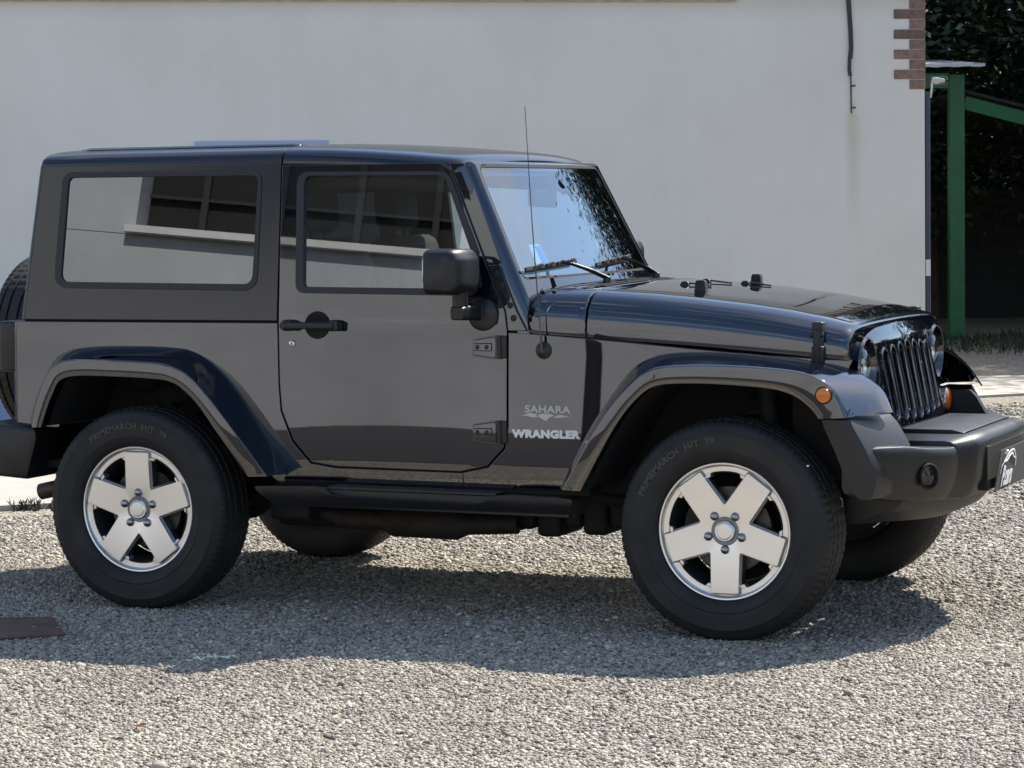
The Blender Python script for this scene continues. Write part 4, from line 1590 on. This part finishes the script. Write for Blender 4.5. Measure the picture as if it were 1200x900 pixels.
# ---- rear bumper, tail lamps, exhaust
bm = bmesh.new()
sec = rp([(-.745, .705, .02), (-.71, .722, .01), (-.50, .700, .015), (-.495, .66, .0), (-.545, .492, .015), (-.70, .502, .02), (-.75, .56, .02)], 4)
loft(bm, [[(lerp(-.62, x, k), y, lerp(.6, z, k)) for x, z in sec] for y, k in ((-.835, .86), (-.828, .96), (-.815, 1), (.815, 1), (.828, .96), (.835, .86))])
obj('rear_bumper', bm, 'plastic', CAR, 35)
for s in (-1, 1):
    bm = bmesh.new()
    box(bm, -.735, -.648, min(s * .565, s * .722), max(s * .565, s * .722), .918, 1.124, .012)
    tl_ = obj('tail_light', bm, 'plastic', CAR, 40)
    bm = bmesh.new()
    box(bm, -.745, -.734, min(s * .58, s * .71), max(s * .58, s * .71), .93, 1.112, .004)
    obj('red_lens', bm, 'red_lens', tl_, 40)
bm = bmesh.new()
pts = [(-.10, -.52, .50), (-.35, -.53, .47), (-.55, -.53, .435), (-.675, -.53, .408)]
tube(bm, pts, .034, 20)
tube(bm, [pts[-1], (-.6755, -.53, .4078)], .028, 20)
obj('exhaust_pipe', bm, 'rusty_steel', CAR)

# ---- wheels
SPN = 252


def tyre_bm(c, s, axis='y'):
    prof = [(.226, .085), (.240, -.085), (.2492, -.096), (.2515, -.106), (.256, -.112), (.266, -.1185), (.285, -.1255), (.290, -.1275), (.294, -.1255), (.318, -.1285), (.345, -.1255), (.352, -.1265), (.358, -.1225), (.374, -.1165), (.382, -.1125), (.3885, -.106), (.394, -.098), (.397, -.088), (.399, -.074), (.391, -.072), (.391, -.065), (.3997, -.063), (.401, -.032), (.392, -.030), (.392, -.022), (.4015, -.020), (.4015, .020), (.392, .022), (.392, .030), (.401, .032), (.3997, .063), (.391, .065), (.391, .072), (.399, .074), (.397, .088), (.394, .098), (.3885, .106), (.374, .1165), (.345, .1255), (.29, .1275), (.25, .112), (.232, .094), (.226, .085)]
    bm = bmesh.new()

    def wob(k, r, o):
        g = k % 3 == 0
        if abs(o) > .0735 and r > .379 and g:
            return r - .004
        if abs(o) < .065 and r > .395 and k % 4 == 0:
            return r - .003
        return r
    lathe(bm, prof, c, SPN, -s if axis == 'y' else s, axis=axis, wob=wob)
    return bm


def arc_text(s, txt, c, a0, rr, size, y):
    bm = text_bm(txt, size, .0006, .0012, 1.10, 0, 1.10)
    for v in bm.verts:
        a = a0 - v.co.x / rr
        r = rr + v.co.y
        v.co = (c[0] + r * math.cos(a) * (1 if s < 0 else -1), c[1] + s * (y + v.co.z), c[2] + r * math.sin(a))
    return bm


def rim(c, s, phase, parent, axis='y'):
    """five-spoke alloy; local z axis of the face runs outwards, s is the outward side"""
    def put(x, z, o):      # face coordinates -> world
        return Vector((c[0] + x, c[1] + s * o, c[2] + z)) if axis == 'y' else Vector((c[0] + s * o, c[1] + x, c[2] + z))
    bm = bmesh.new()
    # outer lip
    tmp = bmesh.new()
    V = []
    lip = [(.228, .066), (.2475, .088), (.2485, .098), (.2460, .1015), (.2405, .1005), (.2375, .096), (.2362, .086), (.2330, .0825)]
    # ring with ears beside each spoke
    n = 240
    for k in range(n):
        a = 2 * PI * k / n
        best = min(abs((a - phase - 2 * PI * j / 5 + PI) % (2 * PI) - PI) for j in range(5))
        arc = best * .21
        f = 1 if arc < .072 else (0 if arc > .078 else (.078 - arc) / .006)
        rin = .2135 - .0145 * f
        row = [tmp.verts.new(put(r * math.cos(a), r * math.sin(a), o)) for r, o in lip + [(rin + .002, .0815), (rin, .079), (rin, .045)]]
        V.append(row)
    for k in range(n):
        a, b_ = V[k], V[(k + 1) % n]
        for i in range(len(a) - 1):
            tmp.faces.new((a[i], a[i + 1], b_[i + 1], b_[i]))
    bmesh.ops.recalc_face_normals(tmp, faces=tmp.faces)
    merge(bm, tmp)
    # spokes as one star
    star = []
    hw = .0535
    for j in range(5):
        a = phase + 2 * PI * j / 5
        e, f = Vector((math.cos(a), math.sin(a))), Vector((-math.sin(a), math.cos(a)))
        v = Vector((math.cos(a - PI / 5), math.sin(a - PI / 5))) * .093
        star += [tuple(v) + (.008,), tuple(e * .2235 - f * (hw - .002)) + (.006,), tuple(e * .2235 + f * (hw - .002)) + (.006,)]
    star = rp(star, 4)

    def dish(x, z):
        r = math.hypot(x, z)
        return .0985 - .018 * max(0, 1 - r / .2) ** 1.5
    tmp = fill2d(star, [[(.040 * math.cos(q), .040 * math.sin(q)) for q in [2 * PI * k / 24 for k in range(24)]]])
    thick(tmp, lambda q: put(q.x, q.z, dish(q.x, q.z)), lambda q: Vector(put(0, 0, -.045)) - Vector(put(0, 0, 0)))
    bmesh.ops.recalc_face_normals(tmp, faces=tmp.faces)
    merge(bm, tmp)
    rm = obj('wheel', bm, 'alloy', parent, 32)
    # barrel and dark pockets
    bm = bmesh.new()
    prof = [(.212, .088), (.210, .05), (.205, .02), (.20, -.08), (.226, -.10)]
    tmp = bmesh.new()
    V = [[tmp.verts.new(put(r * math.cos(a), r * math.sin(a), o)) for r, o in prof] for a in [2 * PI * k / 64 for k in range(64)]]
    for k in range(64):
        for i in range(len(prof) - 1):
            tmp.faces.new((V[k][i], V[k][i + 1], V[(k + 1) % 64][i + 1], V[(k + 1) % 64][i]))
    bmesh.ops.recalc_face_normals(tmp, faces=tmp.faces)
    merge(bm, tmp)
    st2 = inset(star, -.006)
    tmp = fill2d(st2)
    thick(tmp, lambda q: put(q.x, q.z, dish(q.x, q.z) - .016), lambda q: Vector(put(0, 0, -.035)) - Vector(put(0, 0, 0)))
    bmesh.ops.recalc_face_normals(tmp, faces=tmp.faces)
    merge(bm, tmp)
    # nut seat: five-lobed recess ring
    pent = rp([(.088 * math.cos(phase + 2 * PI * (j + .0) / 5), .088 * math.sin(phase + 2 * PI * j / 5), .02) for j in range(5)], 4)
    obj('rim_pocket', bm, 'alloy_dark', rm, 32)
    bm = bmesh.new()
    lathe(bm, [(.054, .078), (.053, .0865), (.050, .0885), (.04, .0880)], put(0, 0, 0), 40, s, axis=axis)
    obj('nut_seat', bm, 'alloy_dark', rm, 32)
    for j in range(5):
        a = phase + 2 * PI * j / 5
        cc = put(.0660 * math.cos(a), .0660 * math.sin(a), 0)
        bm = bmesh.new()
        lathe(bm, [(.0170, .078), (.0165, .092), (.0140, .099), (.008, .103), (0, .1035)], cc, 18, s, axis=axis)
        obj('lug_nut', bm, 'nut_steel', rm, 40)
    bm = bmesh.new()
    lathe(bm, [(.039, .075), (.0385, .094), (.035, .098), (.030, .096), (.027, .099), (.0, .1005)], put(0, 0, 0), 36, s, axis=axis)
    obj('hub_cap', bm, 'alloy', rm, 40)
    return rm


for cx, s, ph in ((0, -1, PI / 2), (WB, -1, -PI / 2), (0, 1, .4), (WB, 1, 1.0)):
    c = (cx, s * .786, .396)
    rm = rim(c, s, ph, CAR)
    ty = obj('tyre', tyre_bm(c, s), 'rubber', rm, 28)
    bm = arc_text(s, 'PRIMEMARCH  H/T  79', c, R(93.5) if cx == 0 else R(126), .329, .031, .1292)
    if s < 0:
        obj('tyre_lettering', bm, 'rubber_text', rm, 30)
    else:
        bm.free()
    bm = bmesh.new()
    lathe(bm, [(.07, .045), (.075, .03), (.155, .03), (.155, .006), (.07, .004)], c, 48, s)
    ht = s * .02
    bk = obj('brake_disc', bm, 'dark_steel', rm, 35)
    bm = bmesh.new()
    for k in range(9):
        a0 = R(150 if cx else 20) + k * .07
        a1 = a0 + .07
        loft(bm, [[(c[0] + r * math.cos(a), c[1] + s * o, c[2] + r * math.sin(a)) for r, o in ((.10, .052), (.165, .052), (.168, -.02), (.10, -.02))] for a in (a0, a1)])
    lathe(bm, [(.0, -.10), (.195, -.10), (.198, -.085)], c, 40, s)
    obj('brake_caliper', bm, 'underbody', rm, 35)

# spare wheel on the tailgate
c = (-.90, 0, .985)
sp = rim(c, -1, .3, CAR, axis='x')
sp.name = 'spare_wheel'
obj('tyre', tyre_bm(c, -1, 'x'), 'rubber', sp, 28)
bm = bmesh.new()
tube(bm, [(-.65, 0, .985), (-.86, 0, .985)], .11, 20)
obj('spare_carrier', bm, 'underbody', sp)

# ---- chassis
bm = bmesh.new()
for s in (-1, 1):
    box(bm, -.60, 2.90, min(s * .36, s * .46), max(s * .36, s * .46), .46, .58, .01)
    box(bm, .55, 1.85, min(s * .62, s * .74), max(s * .62, s * .74), .49, .55)
    # control arms
    tube(bm, [(.02, s * .48, .37), (.62, s * .46, .46)], .03, 10)
    tube(bm, [(WB - .02, s * .48, .36), (1.72, s * .44, .46)], .03, 10)
    prism(bm, [(.58, .50), (.90, .50), (.86, .46), (.70, .40), (.62, .385), (.60, .43)], s * .50, s * .53)
    # shocks and springs
    tube(bm, [(-.10, s * .55, .38), (-.05, s * .50, .80)], .03, 10)
    tube(bm, [(WB + .10, s * .56, .42), (WB + .06, s * .56, .92)], .035, 12)
    for cx in (.0, WB):
        hx = [(cx + .02 + .06 * math.cos(2 * PI * k / 12), s * .52 + .06 * math.sin(2 * PI * k / 12), .46 + k * .006) for k in range(66)]
        tube(bm, hx, .008, 6)
box(bm, .40, 1.44, -.50, .30, .300, .56, .035)
box(bm, 1.40, 1.86, -.42, .25, .33, .5, .03)
box(bm, .44, .62, -.62, -.40, .34, .48, .02)
for cx in (0, WB):
    tube(bm, [(cx, -.70, .396), (cx, .70, .396)], .042, 14)
tube(bm, [(WB, -.14, .40), (WB, -.28, .40)], .12, 16)
lathe(bm, [(0, -.13), (.07, -.11), (.13, -.05), (.14, 0), (.13, .05), (.07, .11), (0, .13)], (0, .0, .396), 20)
tube(bm, [(2.2, -.6, .42), (2.3, .55, .42)], .02, 8)
tube(bm, [(0, 0, .40), (1.2, 0, .48), (2.42, -.2, .42)], .035, 10)
for x, hx, z0 in ((1.46, .05, .318), (1.57, .05, .292), (1.67, .035, .33), (1.76, .05, .305), (1.86, .04, .335)):
    box(bm, x - hx, x + hx, -.46 - .1 * hx, -.20, z0, .46, .022)
obj('chassis', bm, 'underbody', CAR, 40)
bm = bmesh.new()
tube(bm, [(.70, -.53, .345), (1.2, -.54, .335), (1.46, -.50, .345)], .040, 14)
tube(bm, [(-.15, -.30, .47), (.3, -.46, .40), (.70, -.53, .35)], [.03, .03, .03], 14)
tube(bm, [(.9, -.535, .342), (.95, -.535, .341), (1.22, -.535, .337), (1.27, -.53, .337)], [.035, .06, .06, .035], 16)
obj('exhaust_system', bm, 'exhaust_steel_shaded', CAR, 40)

# ---- wipers
for (px_, py_), (b0, b1) in (((1.735, -.235), (-.655, -.20)), ((1.735, .315), (-.02, .43))):
    bm = bmesh.new()
    piv = Vector((px_, py_, hood_z(px_, py_)))
    el = wx(lerp(b0, b1, .62), 1.335, .028)
    lathe_c = piv
    tube(bm, [piv + Vector((0, 0, -.01)), piv + Vector((0, 0, .022))], [.018, .014], 14)
    loft(bm, [[p + Vector((a, 0, c)) for a, c in ((-w_, -.002), (-w_ * .6, .006), (w_ * .6, .006), (w_, -.002), (0, -.006))] for p, w_ in ((piv + Vector((0, 0, .018)), .019), (lerp(piv, el, .4) + Vector((.010, 0, .014)), .017), (lerp(piv, el, .8) + Vector((.004, 0, .008)), .010), (el, .006))])
    wpn = obj('wiper', bm, 'plastic', CAR, 40)
    bm = bmesh.new()
    n = 14
    pts = [wx(lerp(b0, b1, k / n), 1.318 + .020 * k / n, .010) for k in range(n + 1)]
    loft(bm, [[p + Vector((0, 0, -.010)), p + Vector((.007, 0, .0)), p + Vector((.004, 0, .012)), p + Vector((-.004, 0, .008))] for p in pts])
    for k in (2, 5, 8, 11):
        tube(bm, [pts[k] + Vector((.01, 0, .01)), pts[k + 1] + Vector((.016, 0, .016)), pts[k + 2] + Vector((.01, 0, .012))], .005, 6)
    obj('wiper_blade', bm, 'rubber', wpn, 40)

# ---- antenna
bm = bmesh.new()
ya = -W(1.03)
lathe(bm, [(0, .016), (.012, .015), (.022, .008), (.031, .005), (.033, 0), (.033, -.004)], (1.683, ya, 1.029), 28, -1)
an = obj('antenna', bm, 'black_plastic', CAR, 40)
bm = bmesh.new()
tube(bm, [(1.683, ya - .014, 1.024), (1.683, ya - .020, 1.045), (1.680, ya - .022, 1.09)], [.008, .006, .004], 10)
tube(bm, [(1.680, ya - .022, 1.085), (1.652, ya - .022, 1.50), (1.628, ya - .02, 1.932)], [.0028, .0022, .0014], 8)
obj('mast', bm, 'antenna_steel', an)

# ---- side badges
def side_text(txt, size, x, z, mt, name, sx=1.3, bold=.001, sp=1.):
    bm = text_bm(txt, size, .0008, bold, sx, 0, sp)
    for v in bm.verts:
        a, c, d = v.co.x + x, v.co.y + z, v.co.z
        v.co = (a, -(W(c) + .0014 + d), c)
    return obj(name, bm, mt, body, 30)


side_text('SAHARA', .036, 1.698, .810, 'letter_dark', 'model_lettering', 1.28, .0010, 1.06)
side_text('WRANGLER', .038, 1.691, .7175, 'letter', 'model_lettering', 1.22, .0026, 1.09)
bm = bmesh.new()
mts = [[(1.594, .786), (1.628, .796), (1.660, .792), (1.652, .786), (1.668, .782), (1.640, .780), (1.615, .786)],
       [(1.668, .780), (1.660, .790), (1.678, .794), (1.712, .794), (1.728, .788), (1.708, .782), (1.692, .768)],
       [(1.722, .780), (1.734, .788), (1.752, .792), (1.790, .784), (1.762, .784), (1.745, .780)]]
for pl in mts:
    panel(bm, pl, (), -1, t=.002, out_=.002, levels=())
obj('mountain_emblem', bm, 'letter_dark', body, ang=0)

# ---- cabin
bm = bmesh.new()
prism(bm, rp([(1.18, .80), (1.22, 1.06, .04), (1.33, 1.16, .05), (1.56, 1.20, .02), (1.60, 1.15), (1.60, .70), (1.35, .62)], 4), -.66, .66)
da = obj('dashboard', bm, 'dash', CAR, 40)
bm = bmesh.new()
pts = [Vector((1.14 + .07 * math.sin(a) * .5, .37 + .19 * math.cos(a), 1.10 + .17 * math.sin(a))) for a in [2 * PI * k / 32 for k in range(33)]]
tube(bm, pts, .014, 8)
tube(bm, [(1.14, .20, 1.10), (1.15, .54, 1.10)], .016, 8)
tube(bm, [(1.14, .37, 1.10), (1.30, .37, 1.02)], .03, 10)
obj('steering_wheel', bm, 'dash', da)


def seat(x, y):
    bm = bmesh.new()
    box(bm, x, x + .52, y - .25, y + .25, .66, .86, .06)
    M2 = Matrix.Translation((x, y, .82)) @ Matrix.Rotation(R(-14), 4, 'Y')
    box(bm, -.07, .07, -.24, .24, 0, .64, .055, mat=M2)
    st_ = obj('seat', bm, 'seat_cloth', CAR, 40)
    bm = bmesh.new()
    M3 = Matrix.Translation((x - .175, y, 1.555)) @ Matrix.Rotation(R(-6), 4, 'Y')
    box(bm, -.05, .05, -.135, .135, -.09, .09, .04, mat=M3)
    for q in (-.06, .06):
        tube(bm, [(x - .165, y + q, 1.42), (x - .175, y + q, 1.50)], .006, 6)
    obj('headrest', bm, 'seat_cloth', st_, 40)


seat(.72, -.37)
seat(.72, .37)
bm = bmesh.new()
box(bm, -.15, .25, -.5, .5, .70, .88, .06)
box(bm, -.28, -.14, -.5, .5, .82, 1.32, .05)
obj('rear_bench', bm, 'seat_cloth', CAR, 40)
bm = bmesh.new()
for s in (-1, 1):
    tube(bm, [(.30, s * .60, .60), (.38, s * .60, 1.2), (.42, s * .555, 1.58), (.44, s * .50, 1.67)], .036, 12)
    tube(bm, [(.44, s * .53, 1.66), (.9, s * .535, 1.675), (1.22, s * .54, 1.655), (1.30, s * .60, 1.62)], .036, 12)
    tube(bm, [(.44, s * .53, 1.66), (-.2, s * .53, 1.66), (-.5, s * .55, 1.50), (-.52, s * .60, .9)], .034, 12)
tube(bm, [(.44, -.50, 1.67), (.44, .50, 1.67)], .036, 12)
obj('roll_bar', bm, 'seat_cloth', CAR, 40)
# inner mirror
bm = bmesh.new()
tube(bm, [wx(.085, 1.655, -.010), wx(.075, 1.65, -.03), (1.385, .045, 1.615)], [.026, .015, .011], 12)
loft(bm, [[(1.365 + a * .25, .015 + b_ * .115, 1.59 + c - b_ * .004) for a, c in rp([(-.06, -.033, .015), (.06, -.033, .015), (.06, .033, .015), (-.06, .033, .015)], 4)] for b_ in (-1, 1)])
obj('inner_mirror', bm, 'black_plastic', ws, 40)

# parking card and paper standing behind the windscreen
bm = bmesh.new()
tmp = fill2d(rp([(-.055, 0, .004), (.055, 0, .004), (.045, .125, .004), (-.045, .125, .004)], 3))
thick(tmp, lambda q: wx(-.42 + q.x, 1.345 + q.z * .64, -.022), lambda q: (-.0012, 0, 0))
merge(bm, tmp)
pc = obj('parking_card', bm, 'paper', ang=0)
tag(pc, 'white paper card with a blue panel standing behind the windscreen of the black car', 'card')
bm = bmesh.new()
tmp = fill2d([(.0, .01), (.048, .01), (.038, .115), (.0, .115)])
thick(tmp, lambda q: wx(-.42 + q.x, 1.345 + q.z * .64, -.0205), lambda q: (-.001, 0, 0))
merge(bm, tmp)
obj('blue_panel', bm, 'paper_blue', pc, ang=0)

# ================================================================== what stands behind the camera and shows in the car's sides
fc = empty('opposite_building', 'pale building across the yard reflected in the side windows of the car', 'building', (-12, -21, 0))
bm = bmesh.new()
box(bm, -34, 16, -27, -21, -.1, 7.61)
box(bm, -34, -12.86, -27, -21, 7.62, 9.8)
box(bm, -12.86, -8.6, -27, -21.9, 7.63, 9.8)
box(bm, -8.6, 16, -27, -21, 7.62, 8.7)
obj('wall', bm, 'facade', fc, ang=0)
bm = bmesh.new()
box(bm, -12.97, -8.5, -21.8, -20.86, 7.615, 7.71)
obj('ledge', bm, 'facade_ledge', fc, ang=0)
bm = bmesh.new()
box(bm, -12.85, -8.61, -21.75, -21.6, 7.715, 9.8)
wn = obj('window', bm, 'gap_black', fc, ang=0)
bm = bmesh.new()
for k in range(4):
    x = -12.1 + k * 1.03
    box(bm, x - .045, x + .045, -21.6, -21.5, 7.715, 9.8)
for z in (8.3,):
    box(bm, -12.85, -8.61, -21.58, -21.52, z - .02, z + .02)
obj('frame', bm, 'facade_frame', wn, ang=0)
fc.rotation_euler = (0, 0, R(-18))
tree('tree', 'bushy tree ahead of the car whose dark crown shows in the grille', (13.5, 4.5, 0), 6.5, 2.8, 16000, .11, 'trees ahead of the car', .12)
tree('tree', 'tall tree ahead of the car at the far end of the yard', (17.5, 8.5, 0), 8.5, 3.2, 16000, .12, 'trees ahead of the car', .12)
tree('tree', 'round tree ahead of the car beside the road', (16.5, -2.0, 0), 6.0, 2.8, 14000, .12, 'trees ahead of the car', .12)
hd_ = empty('hedge', 'unseen dark hedge added beyond the yard to darken the grille reflection', 'hedge', (11, 18, 0))
n = 60000  # hedge out of view, added so the grille mirrors dark leaves
u_ = rng.uniform(0, 1, n)
P = np.stack([5.2 + u_ * 16 + rng.normal(0, .5, n), 22.0 - u_ * 10 + rng.normal(0, .6, n), rng.uniform(0, 1, n) ** .8 * (3.6 + .5 * np.sin(u_ * 23) + .3 * np.sin(u_ * 61))], 1)
leaf_object('foliage', leaves(None, P, .11), 'leaf', hd_)
bm = bmesh.new()
for k in range(15):
    p = Vector((5.2 + 16 * (k + .5) / 15, 22 - 10 * (k + .5) / 15, -.05))
    tube(bm, [p, p + Vector((.05, .03, 1.2)), p + Vector((-.05, .1, 2.6))], [.07, .05, .02], 7)
obj('stems', bm, 'bark', hd_)
bm = bmesh.new()
tube(bm, [(-2.9, -12.8, -.1), (-2.85, -12.8, 1.0), (-2.95, -12.8, 2.3)], [.08, .07, .06], 12)
pt = obj('timber_post', bm, 'dark_timber')
tag(pt, 'dark timber post reflected as a stripe in the front wing of the car', 'post')
